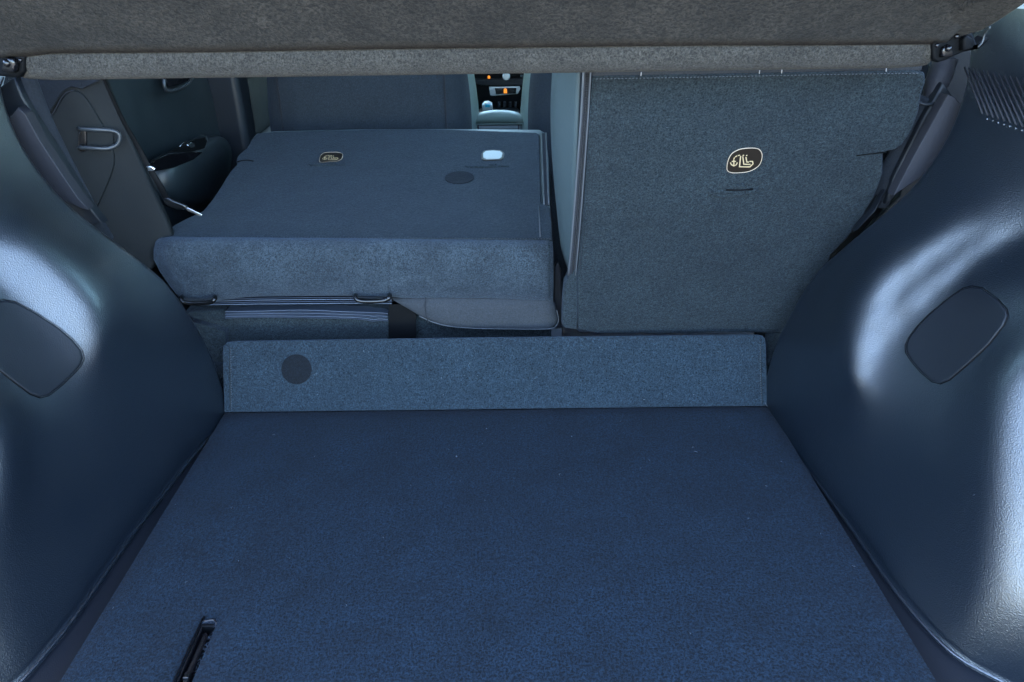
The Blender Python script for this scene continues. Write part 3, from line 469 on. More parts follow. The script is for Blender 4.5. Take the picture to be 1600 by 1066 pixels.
[71661,71566,71471,71377,71283,71190,71098,71007,70917,70827,70738,70649,70561,70473,70384,70296,70207,70118,70028,69938,69847,69755,69662,69568,69474,69379,69283,69187,69090,68993,68895,68798,68699,68601,68502,68403,68304,68204,68102,68000,67895,67787,67676,67561,67442,67319,67191,67060,66926,66790,66652,66513,66374,66235,66095,65956,65818,65681,65545,65410,65279,65150,65024,64903,64786,64675,64570,64472,64383,64306,64248,64213,64195,64189,64189,64191,64193,64196,64198,64200],
[71836,71740,71644,71549,71454,71360,71266,71174,71081,70990,70898,70808,70717,70626,70536,70445,70354,70263,70171,70079,69986,69893,69798,69703,69608,69512,69416,69319,69222,69125,69027,68929,68831,68733,68634,68535,68435,68335,68233,68129,68023,67915,67804,67690,67572,67452,67328,67202,67075,66945,66814,66683,66551,66420,66288,66156,66025,65895,65766,65637,65511,65387,65265,65146,65032,64923,64820,64724,64637,64562,64505,64470,64453,64446,64446,64448,64450,64453,64455,64457],
[71981,71884,71787,71691,71595,71500,71405,71311,71217,71123,71030,70937,70845,70752,70660,70567,70474,70381,70288,70194,70100,70005,69910,69814,69718,69621,69524,69427,69329,69232,69134,69036,68937,68839,68740,68641,68541,68440,68337,68233,68127,68019,67908,67795,67680,67563,67443,67322,67199,67076,66951,66826,66701,66576,66451,66326,66201,66076,65952,65830,65708,65587,65469,65353,65242,65134,65032,64938,64852,64778,64722,64687,64670,64664,64663,64665,64667,64670,64672,64674],
[72096,71999,71902,71804,71708,71611,71515,71420,71325,71230,71135,71041,70946,70852,70758,70664,70569,70475,70380,70285,70189,70093,69997,69901,69803,69706,69609,69511,69413,69315,69217,69119,69020,68922,68822,68723,68622,68521,68418,68314,68208,68100,67991,67880,67767,67652,67536,67419,67301,67183,67063,66944,66824,66704,66584,66465,66345,66225,66106,65988,65870,65753,65638,65525,65415,65309,65208,65114,65028,64955,64899,64864,64847,64840,64839,64841,64843,64845,64847,64849],
[72186,72088,71990,71892,71795,71698,71601,71504,71408,71312,71216,71120,71025,70929,70833,70738,70642,70546,70450,70354,70257,70160,70063,69966,69869,69771,69673,69574,69476,69378,69279,69181,69082,68983,68883,68784,68683,68581,68479,68375,68269,68162,68054,67945,67834,67722,67610,67496,67382,67267,67152,67037,66922,66807,66691,66576,66460,66345,66230,66115,66001,65887,65774,65663,65555,65450,65349,65255,65169,65095,65038,65002,64984,64977,64975,64977,64979,64981,64983,64985],
[72254,72156,72057,71959,71861,71763,71666,71568,71471,71374,71277,71180,71083,70986,70890,70793,70696,70599,70502,70405,70308,70210,70112,70015,69917,69818,69720,69621,69522,69424,69325,69226,69127,69027,68928,68828,68727,68625,68522,68419,68314,68208,68102,67994,67885,67776,67666,67555,67444,67333,67222,67110,66998,66887,66775,66663,66551,66439,66327,66216,66104,65993,65882,65773,65666,65561,65460,65365,65279,65203,65145,65108,65088,65080,65078,65079,65081,65083,65085,65086],
[72306,72207,72108,72010,71911,71813,71714,71616,71518,71421,71323,71225,71127,71030,70932,70834,70737,70639,70541,70443,70345,70247,70149,70050,69952,69853,69754,69656,69557,69457,69358,69259,69160,69060,68960,68859,68758,68657,68554,68451,68348,68243,68137,68031,67924,67817,67709,67601,67493,67384,67276,67167,67058,66949,66840,66731,66622,66513,66404,66294,66185,66076,65967,65860,65753,65649,65548,65452,65364,65288,65228,65188,65166,65156,65153,65154,65156,65158,65159,65161],
[72346,72247,72148,72049,71950,71851,71752,71654,71555,71457,71358,71260,71161,71063,70965,70866,70768,70670,70571,70473,70374,70275,70177,70078,69979,69880,69781,69682,69583,69483,69384,69284,69184,69084,68984,68884,68782,68681,68579,68476,68373,68270,68165,68061,67955,67850,67744,67638,67531,67425,67319,67212,67106,66999,66893,66786,66679,66572,66464,66357,66249,66142,66035,65928,65822,65718,65617,65521,65432,65354,65292,65251,65226,65215,65210,65210,65211,65213,65215,65217],
[72379,72280,72180,72081,71981,71882,71783,71684,71585,71486,71387,71288,71189,71090,70991,70893,70794,70695,70596,70497,70398,70299,70200,70100,70001,69902,69803,69704,69604,69505,69405,69305,69205,69105,69004,68903,68802,68701,68599,68497,68395,68292,68189,68085,67981,67877,67773,67668,67564,67459,67355,67250,67146,67041,66936,66831,66726,66620,66514,66408,66302,66195,66089,65983,65878,65775,65674,65577,65488,65409,65345,65301,65275,65261,65255,65254,65255,65257,65258,65260],
[72407,72308,72208,72109,72009,71910,71810,71711,71611,71512,71413,71313,71214,71115,71015,70916,70817,70717,70618,70519,70419,70320,70221,70121,70022,69922,69823,69723,69624,69524,69424,69324,69224,69123,69023,68922,68821,68720,68619,68517,68415,68313,68210,68107,68005,67902,67799,67696,67593,67490,67387,67284,67180,67077,66974,66870,66766,66661,66557,66452,66347,66241,66136,66030,65925,65822,65721,65625,65535,65455,65391,65345,65316,65300,65293,65291,65292,65293,65295,65296],
[72434,72335,72235,72135,72035,71936,71836,71736,71637,71537,71437,71338,71238,71138,71039,70939,70839,70740,70640,70541,70441,70341,70242,70142,70042,69943,69843,69743,69644,69544,69444,69343,69243,69142,69042,68941,68840,68739,68638,68537,68435,68334,68232,68130,68028,67926,67824,67723,67621,67519,67417,67315,67213,67111,67008,66906,66803,66700,66596,66492,66387,66283,66178,66073,65968,65865,65764,65668,65578,65498,65432,65385,65355,65337,65329,65326,65326,65327,65329,65330],
[72462,72362,72262,72162,72062,71962,71862,71762,71662,71563,71462,71363,71263,71163,71063,70963,70863,70763,70664,70564,70464,70364,70264,70164,70064,69964,69865,69765,69665,69565,69464,69364,69264,69163,69063,68962,68861,68760,68659,68558,68457,68356,68255,68154,68053,67952,67851,67750,67649,67548,67447,67346,67245,67144,67043,66941,66839,66737,66634,66530,66427,66322,66218,66113,66009,65906,65805,65709,65619,65539,65473,65424,65393,65374,65364,65360,65360,65361,65362,65364],
[72490,72390,72290,72190,72090,71989,71889,71789,71689,71589,71489,71389,71288,71188,71088,70988,70888,70788,70688,70588,70488,70388,70288,70188,70088,69988,69887,69787,69687,69587,69487,69386,69286,69186,69085,68984,68883,68782,68681,68580,68480,68379,68279,68179,68079,67979,67879,67779,67679,67579,67478,67378,67278,67177,67077,66976,66875,66773,66671,66569,66466,66362,66258,66153,66049,65946,65845,65749,65659,65579,65513,65464,65431,65411,65400,65396,65395,65396,65397,65398]],
-1: [
[73986,72980,71974,70965,69957,68949,67945,66944,65950,64961,63978,62998,62020,61047,60085,59140,58219,57328,56473,55662,54901,54202,53575,53034,52586,52234,51973,51781,51622,51475,51336,51210,51102,51014,50943,50885,50837,50794,50756,50721,50687,50653,50618,50580,50539,50492,50441,50383,50320,50251,50178,50101,50020,49936,49849,49760,49669,49578,49492,49415,49347,49271,49182,49081,48971,48853,48726,48589,48438,48275,48104,47933,47771,47630,47519,47446,47408,47394,47389,47388],
[74115,73109,72103,71096,70088,69082,68079,67080,66086,65098,64115,63136,62160,61190,60231,59290,58371,57483,56632,55825,55069,54375,53754,53218,52776,52432,52173,51980,51822,51680,51550,51433,51331,51245,51174,51115,51063,51018,50977,50938,50900,50863,50824,50782,50737,50688,50634,50573,50508,50437,50362,50283,50199,50113,50023,49930,49836,49741,49646,49554,49462,49368,49266,49156,49038,48912,48778,48634,48479,48314,48143,47973,47814,47675,47564,47489,47448,47429,47420,47416],
[74265,73260,72254,71248,70242,69237,68236,67238,66246,65259,64276,63298,62325,61359,60404,59466,58552,57668,56820,56017,55267,54579,53965,53435,52997,52651,52388,52186,52027,51890,51771,51665,51571,51489,51418,51356,51302,51253,51208,51165,51124,51082,51039,50993,50944,50891,50833,50770,50702,50629,50551,50469,50383,50293,50200,50103,50005,49904,49800,49695,49586,49475,49360,49239,49112,48977,48834,48682,48522,48354,48184,48016,47860,47723,47613,47535,47489,47464,47452,47444],
[74431,73426,72421,71416,70411,69408,68409,67413,66422,65436,64456,63480,62510,61548,60598,59665,58755,57875,57032,56234,55489,54806,54197,53670,53232,52882,52611,52401,52235,52100,51992,51895,51808,51729,51658,51596,51539,51488,51439,51393,51348,51302,51255,51205,51152,51096,51035,50968,50897,50821,50741,50656,50566,50473,50376,50275,50172,50064,49953,49836,49715,49591,49463,49330,49192,49048,48896,48737,48572,48401,48230,48064,47909,47773,47663,47584,47533,47504,47488,47477],
[74606,73602,72598,71594,70591,69591,68593,67600,66611,65628,64650,63678,62712,61754,60809,59882,58977,58102,57264,56470,55729,55051,54444,53917,53476,53120,52841,52623,52451,52319,52211,52118,52035,51958,51889,51827,51769,51715,51665,51616,51568,51518,51468,51415,51359,51299,51234,51165,51091,51012,50928,50840,50747,50650,50549,50444,50335,50221,50102,49977,49847,49711,49571,49428,49279,49125,48965,48800,48630,48457,48285,48119,47965,47829,47718,47636,47583,47551,47533,47519],
[74788,73785,72782,71780,70779,69780,68785,67795,66809,65830,64856,63888,62927,61976,61036,60115,59216,58347,57514,56724,55986,55310,54703,54173,53728,53365,53077,52852,52675,52536,52425,52331,52249,52175,52108,52046,51988,51934,51882,51831,51780,51729,51675,51620,51561,51498,51430,51358,51281,51199,51112,51020,50924,50823,50718,50608,50493,50374,50248,50117,49979,49834,49684,49530,49372,49210,49043,48872,48698,48523,48349,48182,48028,47892,47780,47697,47641,47608,47588,47573],
[74970,73969,72967,71966,70968,69972,68980,67993,67012,66037,65069,64107,63152,62207,61275,60361,59469,58607,57779,56993,56258,55582,54973,54439,53986,53615,53319,53084,52899,52750,52630,52533,52449,52377,52313,52252,52195,52141,52088,52037,51985,51932,51877,51819,51758,51692,51622,51547,51468,51382,51292,51197,51097,50992,50882,50768,50648,50522,50391,50254,50109,49956,49798,49636,49470,49301,49128,48953,48776,48598,48423,48255,48100,47963,47851,47766,47710,47675,47654,47638],
[75145,74145,73145,72147,71151,70159,69172,68190,67214,66245,65283,64329,63382,62445,61522,60616,59733,58878,58057,57276,56543,55866,55254,54714,54252,53871,53563,53317,53119,52957,52827,52723,52637,52567,52504,52445,52389,52336,52284,52233,52181,52127,52072,52012,51949,51882,51809,51732,51649,51561,51468,51369,51265,51156,51042,50922,50798,50667,50531,50388,50237,50078,49913,49744,49572,49398,49221,49043,48863,48683,48507,48338,48182,48045,47931,47846,47789,47754,47731,47715],
[75302,74304,73308,72313,71321,70334,69352,68376,67407,66446,65492,64547,63610,62683,61771,60876,60004,59158,58345,57571,56841,56164,55548,55001,54529,54134,53811,53549,53334,53158,53016,52903,52816,52745,52682,52624,52571,52520,52470,52420,52368,52315,52259,52199,52135,52066,51992,51912,51827,51736,51639,51536,51428,51315,51196,51072,50942,50807,50666,50518,50362,50198,50027,49854,49677,49500,49320,49140,48959,48778,48601,48432,48276,48138,48024,47939,47881,47845,47822,47805],
[75426,74433,73441,72451,71465,70484,69509,68542,67582,66630,65687,64753,63828,62915,62016,61135,60276,59443,58641,57875,57151,56476,55857,55302,54818,54407,54064,53781,53546,53351,53193,53070,52978,52907,52844,52790,52740,52692,52645,52597,52548,52496,52441,52381,52316,52246,52171,52089,52000,51906,51806,51699,51587,51469,51345,51216,51081,50942,50796,50644,50484,50315,50141,49965,49786,49606,49425,49244,49062,48882,48705,48537,48381,48244,48131,48046,47988,47952,47928,47911],
[75496,74510,73525,72543,71566,70594,69629,68672,67724,66785,65855,64935,64025,63128,62246,61382,60541,59725,58939,58186,57472,56802,56182,55621,55123,54693,54327,54017,53755,53535,53357,53219,53119,53047,52990,52941,52896,52853,52810,52765,52719,52670,52616,52558,52493,52423,52346,52262,52171,52073,51969,51858,51741,51617,51488,51354,51215,51071,50921,50765,50602,50430,50254,50076,49896,49716,49536,49355,49174,48995,48820,48654,48500,48365,48253,48169,48111,48075,48052,48035],
[75485,74509,73535,72565,71600,70641,69690,68748,67815,66891,65979,65077,64186,63309,62448,61606,60787,59994,59229,58496,57798,57138,56523,55958,55448,54996,54601,54258,53961,53709,53504,53348,53238,53166,53119,53078,53039,53002,52964,52925,52884,52838,52787,52730,52667,52596,52518,52432,52339,52237,52129,52013,51890,51761,51627,51487,51343,51194,51040,50881,50715,50542,50365,50187,50008,49829,49649,49471,49292,49116,48945,48783,48633,48501,48391,48308,48253,48218,48195,48178],
[75367,74407,73449,72495,71547,70606,69673,68750,67836,66934,66043,65163,64296,63444,62609,61795,61004,60240,59504,58798,58123,57483,56879,56316,55796,55324,54896,54511,54170,53877,53639,53459,53336,53262,53223,53196,53167,53139,53109,53077,53042,53001,52954,52900,52838,52769,52690,52602,52505,52400,52286,52165,52036,51901,51760,51614,51464,51310,51152,50990,50823,50649,50472,50295,50118,49941,49765,49590,49417,49246,49080,48923,48778,48650,48545,48465,48412,48378,48357,48341],
[75127,74188,73252,72321,71395,70477,69568,68668,67780,66903,66038,65186,64348,63525,62721,61940,61184,60456,59757,59086,58445,57832,57249,56696,56174,55682,55220,54789,54395,54051,53770,53559,53417,53336,53300,53289,53278,53264,53245,53222,53193,53159,53117,53068,53009,52941,52862,52772,52672,52562,52443,52314,52178,52035,51887,51735,51578,51418,51256,51091,50922,50749,50574,50399,50225,50052,49882,49713,49546,49382,49223,49072,48934,48813,48712,48637,48587,48556,48537,48522],
[74763,73852,72943,72039,71141,70252,69371,68501,67642,66795,65962,65142,64337,63549,62781,62038,61322,60636,59981,59356,58758,58185,57634,57102,56586,56081,55587,55111,54662,54256,53924,53668,53494,53396,53358,53358,53372,53375,53370,53359,53340,53314,53280,53236,53181,53115,53036,52945,52841,52725,52599,52462,52318,52166,52009,51848,51684,51518,51350,51182,51013,50840,50668,50496,50327,50161,49997,49836,49677,49522,49372,49230,49100,48986,48892,48822,48776,48748,48730,48717],
[74281,73402,72526,71655,70791,69934,69087,68251,67427,66616,65818,65035,64267,63518,62791,62090,61419,60780,60176,59604,59061,58540,58032,57532,57033,56524,56010,55507,55015,54543,54146,53817,53590,53460,53407,53408,53439,53470,53484,53487,53481,53466,53442,53406,53356,53293,53215,53122,53014,52891,52756,52610,52454,52292,52124,51953,51780,51607,51434,51262,51092,50921,50752,50586,50424,50265,50111,49959,49811,49666,49526,49394,49273,49168,49081,49017,48975,48950,48935,48923],
[73691,72850,72012,71179,70353,69534,68726,67928,67143,66371,65613,64870,64144,63437,62754,62099,61476,60888,60339,59826,59347,58890,58441,57982,57501,57009,56503,55993,55484,54981,54495,54060,53745,53556,53466,53451,53484,53538,53583,53606,53617,53617,53605,53579,53537,53479,53402,53307,53194,53063,52916,52757,52588,52412,52232,52049,51865,51683,51504,51328,51158,50990,50826,50667,50514,50365,50222,50082,49945,49812,49684,49563,49453,49356,49277,49219,49182,49160,49146,49136],
[73011,72212,71416,70625,69840,69064,68298,67543,66800,66071,65357,64658,63976,63315,62679,62071,61498,60963,60470,60019,59607,59225,58850,58437,57989,57513,57018,56511,55997,55480,54964,54469,54023,53722,53561,53505,53523,53584,53658,53713,53748,53767,53771,53758,53727,53675,53601,53505,53385,53243,53082,52906,52720,52527,52330,52133,51937,51745,51558,51380,51210,51046,50889,50740,50598,50461,50330,50204,50080,49961,49845,49736,49636,49549,49478,49426,49393,49373,49362,49353],
[72255,71502,70752,70006,69267,68537,67816,67106,66410,65727,65059,64407,63772,63159,62571,62013,61490,61008,60570,60178,59831,59522,59228,58896,58480,58021,57536,57036,56523,56003,55478,54956,54453,54012,53728,53596,53574,53626,53716,53807,53873,53918,53943,53947,53929,53886,53817,53719,53591,53437,53258,53061,52851,52636,52418,52203,51992,51788,51595,51414,51247,51090,50943,50805,50676,50554,50438,50326,50217,50111,50009,49913,49824,49747,49683,49636,49606,49590,49580,49572],
[71441,70736,70034,69337,68646,67964,67292,66631,65983,65348,64729,64125,63540,62976,62437,61930,61458,61027,60641,60304,60015,59767,59539,59288,58950,58521,58051,57559,57052,56533,56005,55474,54948,54447,54017,53757,53662,53682,53771,53888,53994,54070,54121,54148,54148,54117,54054,53954,53818,53648,53448,53224,52985,52739,52494,52255,52026,51811,51613,51432,51270,51122,50988,50865,50751,50646,50546,50450,50356,50265,50177,50093,50016,49948,49891,49849,49823,49808,49799,49793],
[70584,69930,69279,68632,67993,67361,66739,66129,65531,64946,64377,63823,63288,62774,62286,61828,61406,61025,60688,60398,60157,59958,59787,59613,59368,58996,58555,58077,57576,57061,56534,56000,55465,54939,54447,54037,53816,53774,53843,53968,54107,54225,54309,54364,54388,54375,54318,54216,54069,53882,53659,53405,53129,52841,52556,52285,52035,51809,51609,51433,51280,51146,51028,50922,50827,50739,50657,50578,50501,50425,50351,50280,50214,50154,50104,50067,50044,50030,50022,50016],
[69703,69102,68502,67908,67320,66740,66171,65612,65065,64532,64014,63511,63027,62563,62125,61717,61343,61007,60715,60468,60266,60106,59975,59851,59691,59430,59041,58585,58094,57583,57058,56524,55986,55450,54928,54451,54080,53934,53957,54071,54224,54380,54509,54602,54657,54664,54615,54506,54347,54143,53898,53614,53295,52951,52607,52289,52014,51782,51588,51422,51283,51166,51067,50981,50906,50839,50775,50715,50655,50594,50535,50476,50420,50369,50325,50292,50270,50258,50251,50245],
[68815,68266,67721,67179,66644,66117,65600,65093,64598,64117,63650,63199,62765,62351,61963,61602,61274,60982,60730,60520,60351,60221,60120,60032,59929,59766,59488,59076,58601,58096,57574,57042,56503,55962,55427,54912,54461,54194,54135,54216,54372,54554,54727,54868,54960,54990,54942,54822,54652,54436,54174,53865,53504,53091,52658,52264,51964,51736,51555,51405,51284,51188,51111,51048,50995,50948,50905,50863,50820,50775,50730,50684,50637,50593,50555,50526,50506,50495,50488,50482],
[67937,67442,66950,66461,65979,65505,65040,64586,64143,63713,63297,62896,62512,62148,61807,61492,61208,60957,60741,60564,60423,60317,60240,60180,60118,60023,59847,59533,59090,58597,58081,57551,57012,56470,55928,55400,54913,54530,54379,54419,54569,54773,54986,55171,55298,55345,55292,55165,54988,54766,54496,54169,53773,53296,52751,52230,51906,51686,51522,51392,51293,51220,51167,51128,51098,51073,51050,51027,51001,50972,50940,50906,50869,50832,50798,50772,50754,50744,50737,50732],
[67087,66645,66205,65769,65340,64918,64505,64102,63710,63331,62965,62613,62278,61961,61666,61395,61152,60939,60757,60608,60492,60408,60350,60312,60281,60236,60141,59928,59547,59082,58576,58048,57511,56968,56425,55892,55386,54950,54708,54689,54828,55051,55297,55517,55671,55718,55656,55527,55350,55129,54858,54526,54115,53596,52964,52325,51894,51658,51505,51395,51318,51269,51241,51226,51220,51217,51215,51211,51202,51188,51169,51145,51117,51086,51056,51033,51017,51007,51001,50996],
[66282,65892,65503,65119,64741,64369,64007,63654,63312,62982,62664,62360,62071,61800,61548,61319,61114,60936,60785,60663,60569,60503,60462,60441,60432,60417,60368,60239,59968,59547,59056,58533,57996,57454,56912,56379,55871,55421,55095,55022,55159,55398,55665,55904,56067,56106,56036,55906,55734,55521,55261,54937,54530,54007,53352,52597,51995,51688,51529,51431,51371,51344,51340,51350,51367,51386,51405,51419,51426,51427,51419,51405,51383,51357,51332,51310,51295,51286,51281,51277],
[65538,65197,64859,64524,64195,63873,63559,63254,62959,62676,62404,62145,61901,61672,61461,61271,61101,60955,60833,60736,60662,60613,60586,60577,60581,60584,60564,60487,60309,59979,59515,59002,58467,57925,57383,56852,56347,55894,55550,55449,55574,55813,56085,56327,56483,56501,56425,56299,56136,55939,55699,55399,55011,54493,53831,53006,52218,51806,51621,51516,51463,51453,51471,51504,51545,51585,51623,51654,51677,51690,51693,51685,51669,51647,51625,51606,51592,51584,51579,51575],
[64870,64577,64286,63999,63716,63440,63172,62913,62662,62423,62195,61978,61774,61586,61413,61258,61121,61005,60909,60833,60779,60744,60728,60728,60739,60751,60747,60706,60593,60351,59943,59451,58923,58380,57837,57307,56806,56367,56048,55958,56070,56289,56544,56772,56898,56893,56819,56702,56554,56376,56163,55900,55550,55006,54278,53446,52619,52077,51799,51659,51602,51606,51643,51697,51759,51819,51874,51921,51957,51981,51990,51988,51975,51956,51936,51920,51908,51901,51896,51892],
[64295,64046,63799,63556,63317,63085,62859,62641,62432,62233,62045,61867,61701,61548,61410,61287,61180,61090,61017,60962,60924,60902,60895,60900,60914,60928,60932,60906,60826,60652,60336,59880,59361,58819,58274,57744,57252,56841,56595,56537,56623,56803,57019,57211,57304,57290,57220,57114,56982,56825,56640,56410,56091,55556,54774,53920,53060,52406,52038,51863,51801,51812,51864,51935,52014,52091,52163,52223,52269,52299,52313,52313,52302,52286,52268,52254,52244,52237,52233,52230],
[63827,63619,63413,63209,63011,62817,62630,62449,62278,62116,61963,61820,61688,61568,61460,61365,61284,61217,61165,61127,61102,61090,61089,61097,61111,61123,61125,61103,61036,60899,60657,60278,59777,59239,58697,58174,57708,57374,57191,57140,57197,57331,57498,57647,57713,57691,57625,57532,57418,57282,57120,56913,56612,56081,55284,54424,53558,52759,52325,52138,52070,52081,52139,52222,52315,52407,52491,52562,52615,52648,52662,52661,52652,52637,52622,52610,52601,52595,52592,52589],
[63481,63309,63139,62971,62808,62649,62496,62349,62210,62080,61959,61846,61743,61651,61568,61497,61438,61391,61355,61331,61317,61312,61314,61322,61332,61339,61334,61307,61244,61126,60931,60619,60164,59646,59115,58619,58228,57959,57804,57747,57771,57856,57972,58077,58119,58092,58032,57953,57858,57743,57599,57407,57114,56585,55789,54930,54061,53244,52736,52502,52411,52414,52473,52563,52666,52769,52863,52941,52996,53028,53039,53037,53027,53014,53001,52991,52983,52979,52976,52974],
[63267,63127,62988,62851,62718,62589,62465,62347,62236,62133,62038,61951,61873,61803,61742,61690,61649,61616,61593,61579,61572,61570,61573,61578,61582,61580,61565,61529,61461,61348,61171,60908,60528,60046,59549,59129,58801,58567,58419,58347,58337,58374,58438,58499,58518,58486,58435,58373,58299,58207,58082,57897,57601,57073,56281,55429,54565,53746,53212,52939,52822,52812,52868,52962,53072,53183,53282,53362,53415,53441,53447,53442,53432,53420,53410,53401,53395,53392,53390,53388],
[63194,63079,62966,62855,62747,62643,62543,62448,62360,62279,62205,62139,62081,62029,61985,61948,61920,61898,61884,61876,61872,61872,61873,61872,61868,61855,61828,61780,61703,61586,61415,61176,60856,60453,60041,59683,59396,59180,59031,58940,58896,58888,58900,58914,58905,58871,58831,58788,58739,58675,58576,58400,58084,57541,56761,55923,55069,54255,53716,53426,53292,53271,53323,53418,53533,53648,53750,53827,53873,53892,53891,53883,53872,53861,53852,53845,53841,53839,53837,53836],
[63264,63170,63077,62986,62898,62813,62732,62656,62585,62522,62464,62414,62370,62332,62300,62274,62254,62239,62230,62224,62221,62219,62216,62208,62194,62170,62130,62070,61982,61858,61691,61471,61198,60881,60551,60250,59995,59791,59638,59528,59453,59403,59368,59333,59285,59250,59221,59196,59173,59142,59081,58939,58593,57984,57235,56420,55579,54772,54237,53946,53809,53784,53836,53934,54051,54168,54267,54336,54373,54381,54373,54361,54349,54339,54332,54327,54325,54323,54322,54321],
[63476,63397,63318,63242,63168,63097,63030,62968,62910,62859,62813,62773,62739,62710,62686,62666,62651,62639,62631,62625,62620,62613,62603,62588,62564,62528,62476,62403,62306,62178,62015,61816,61584,61329,61067,60815,60590,60398,60240,60114,60012,59929,59854,59780,59706,59643,59613,59599,59602,59604,59579,59484,59149,58487,57731,56926,56097,55300,54774,54493,54364,54346,54402,54503,54623,54737,54830,54889,54913,54911,54895,54879,54866,54857,54852,54848,54846,54846,54845,54845],
[63820,63750,63681,63614,63549,63488,63430,63377,63328,63283,63244,63211,63182,63157,63137,63120,63106,63094,63084,63075,63064,63051,63034,63009,62974,62927,62864,62782,62677,62548,62393,62214,62015,61804,61588,61376,61177,60997,60838,60700,60578,60469,60366,60268,60175,60092,60030,60009,60034,60061,60068,60016,59687,59009,58244,57443,56627,55844,55331,55069,54956,54951,55017,55122,55242,55352,55434,55480,55491,55478,55455,55435,55421,55413,55408,55406,55405,55405,55405,55405],
[64278,64213,64148,64085,64025,63969,63917,63868,63823,63782,63746,63715,63687,63664,63643,63626,63609,63594,63580,63564,63547,63526,63500,63465,63421,63364,63291,63202,63093,62965,62819,62658,62484,62304,62119,61935,61757,61587,61430,61284,61150,61024,60905,60792,60687,60594,60521,60491,60492,60524,60545,60531,60209,59529,58762,57967,57166,56408,55917,55679,55586,55596,55672,55783,55901,56003,56072,56103,56101,56077,56048,56024,56008,56000,55996,55995,55995,55995,55995,55995],
[64821,64757,64693,64632,64574,64519,64468,64421,64377,64336,64300,64267,64239,64213,64190,64169,64148,64128,64107,64084,64059,64029,63993,63949,63895,63829,63750,63655,63545,63421,63284,63136,62980,62820,62657,62492,62329,62169,62014,61866,61725,61590,61462,61342,61232,61137,61065,61021,61003,61012,61061,61044,60718,60043,59280,58488,57703,57002,56544,56329,56254,56278,56363,56476,56588,56679,56734,56750,56735,56702,56666,56639,56622,56613,56610,56609,56609,56610,56611,56611],
[65419,65354,65289,65227,65168,65112,65060,65012,64967,64925,64886,64850,64818,64788,64761,64734,64708,64681,64652,64622,64587,64549,64504,64451,64389,64316,64231,64133,64024,63903,63773,63636,63493,63347,63197,63046,62893,62741,62590,62442,62299,62161,62029,61907,61797,61703,61628,61577,61549,61548,61572,61515,61197,60554,59800,59007,58226,57604,57226,57022,56959,56994,57083,57192,57294,57371,57410,57413,57386,57344,57303,57272,57255,57246,57243,57242,57243,57244,57245,57245],
[66046,65978,65911,65847,65785,65727,65672,65621,65573,65528,65486,65446,65408,65373,65340,65307,65274,65240,65204,65165,65122,65075,65021,64960,64891,64813,64724,64625,64517,64400,64276,64146,64012,63875,63734,63591,63447,63300,63154,63009,62866,62729,62598,62476,62366,62272,62194,62136,62096,62068,62026,61902,61611,61069,60329,59552,58897,58333,57951,57750,57704,57743,57824,57920,58007,58068,58092,58081,58045,57996,57950,57917,57898,57889,57886,57886,57887,57888,57889,57890],
[66679,66608,66538,66470,66406,66344,66286,66231,66179,66130,66083,66038,65995,65954,65914,65875,65835,65794,65750,65703,65652,65597,65535,65468,65393,65310,65218,65119,65012,64898,64779,64655,64527,64396,64261,64124,63985,63844,63702,63560,63421,63286,63157,63036,62927,62830,62747,62676,62613,62543,62437,62254,61952,61490,60868,60225,59634,59136,58765,58558,58496,58515,58575,58649,58716,58758,58767,58745,58700,58645,58596,58561,58541,58532,58529,58529,58531,58532,58534,58534],
[67299,67225,67152,67081,67013,66947,66885,66825,66769,66716,66664,66614,66566,66518,66472,66425,66378,66330,66279,66225,66167,66104,66036,65963,65883,65796,65703,65604,65498,65387,65271,65151,65027,64900,64770,64638,64503,64366,64228,64091,63955,63823,63696,63577,63466,63365,63272,63183,63090,62977,62822,62602,62296,61892,61395,60878,60381,59951,59620,59411,59313,59294,59321,59367,59409,59431,59425,59392,59340,59281,59229,59193,59173,59163,59161,59161,59163,59164,59166,59167],
[67893,67815,67739,67665,67593,67524,67457,67393,67333,67274,67217,67162,67108,67055,67002,66949,66895,66840,66783,66722,66657,66589,66515,66437,66353,66264,66170,66070,65966,65857,65744,65626,65506,65382,65255,65126,64995,64862,64728,64594,64462,64332,64208,64089,63975,63867,63761,63652,63530,63383,63196,62959,62665,62316,61923,61503,61096,60735,60445,60240,60116,60060,60050,60063,60078,60079,60058,60014,59956,59893,59839,59803,59782,59773,59771,59771,59773,59775,59777,59778],
[68451,68370,68291,68214,68138,68065,67995,67927,67861,67798,67736,67676,67617,67558,67499,67440,67380,67318,67255,67189,67119,67045,66967,66884,66797,66706,66611,66511,66408,66301,66189,66075,65957,65836,65712,65585,65457,65327,65197,65066,64937,64810,64687,64566,64449,64332,64213,64084,63940,63770,63567,63329,63056,62753,62429,62091,61762,61462,61210,61015,60877,60793,60749,60730,60717,60697,60660,60608,60544,60478,60423,60386,60365,60357,60354,60355,60357,60359,60361,60363],
[68968,68884,68802,68722,68643,68567,68493,68421,68351,68283,68217,68152,68088,68024,67959,67894,67829,67762,67693,67622,67547,67469,67387,67301,67212,67119,67023,66924,66821,66715,66605,66493,66377,66258,66137,66013,65888,65761,65633,65506,65379,65254,65130,65008,64885,64760,64628,64485,64325,64144,63938,63709,63459,63194,62920,62644,62375,62125,61906,61723,61581,61478,61408,61361,61322,61282,61232,61170,61101,61033,60977,60940,60920,60911,60909,60910,60912,60914,60916,60918],
[69441,69355,69271,69187,69106,69026,68949,68874,68800,68728,68657,68588,68519,68450,68381,68311,68240,68168,68095,68019,67941,67860,67775,67687,67595,67501,67404,67305,67202,67097,66989,66878,66765,66648,66529,66408,66285,66161,66036,65912,65787,65662,65538,65412,65285,65152,65011,64859,64691,64507,64306,64090,63863,63630,63394,63162,62936,62725,62532,62364,62223,62109,62021,61951,61891,61833,61770,61700,61627,61557,61500,61463,61443,61435,61433,61434,61437,61439,61441,61444],
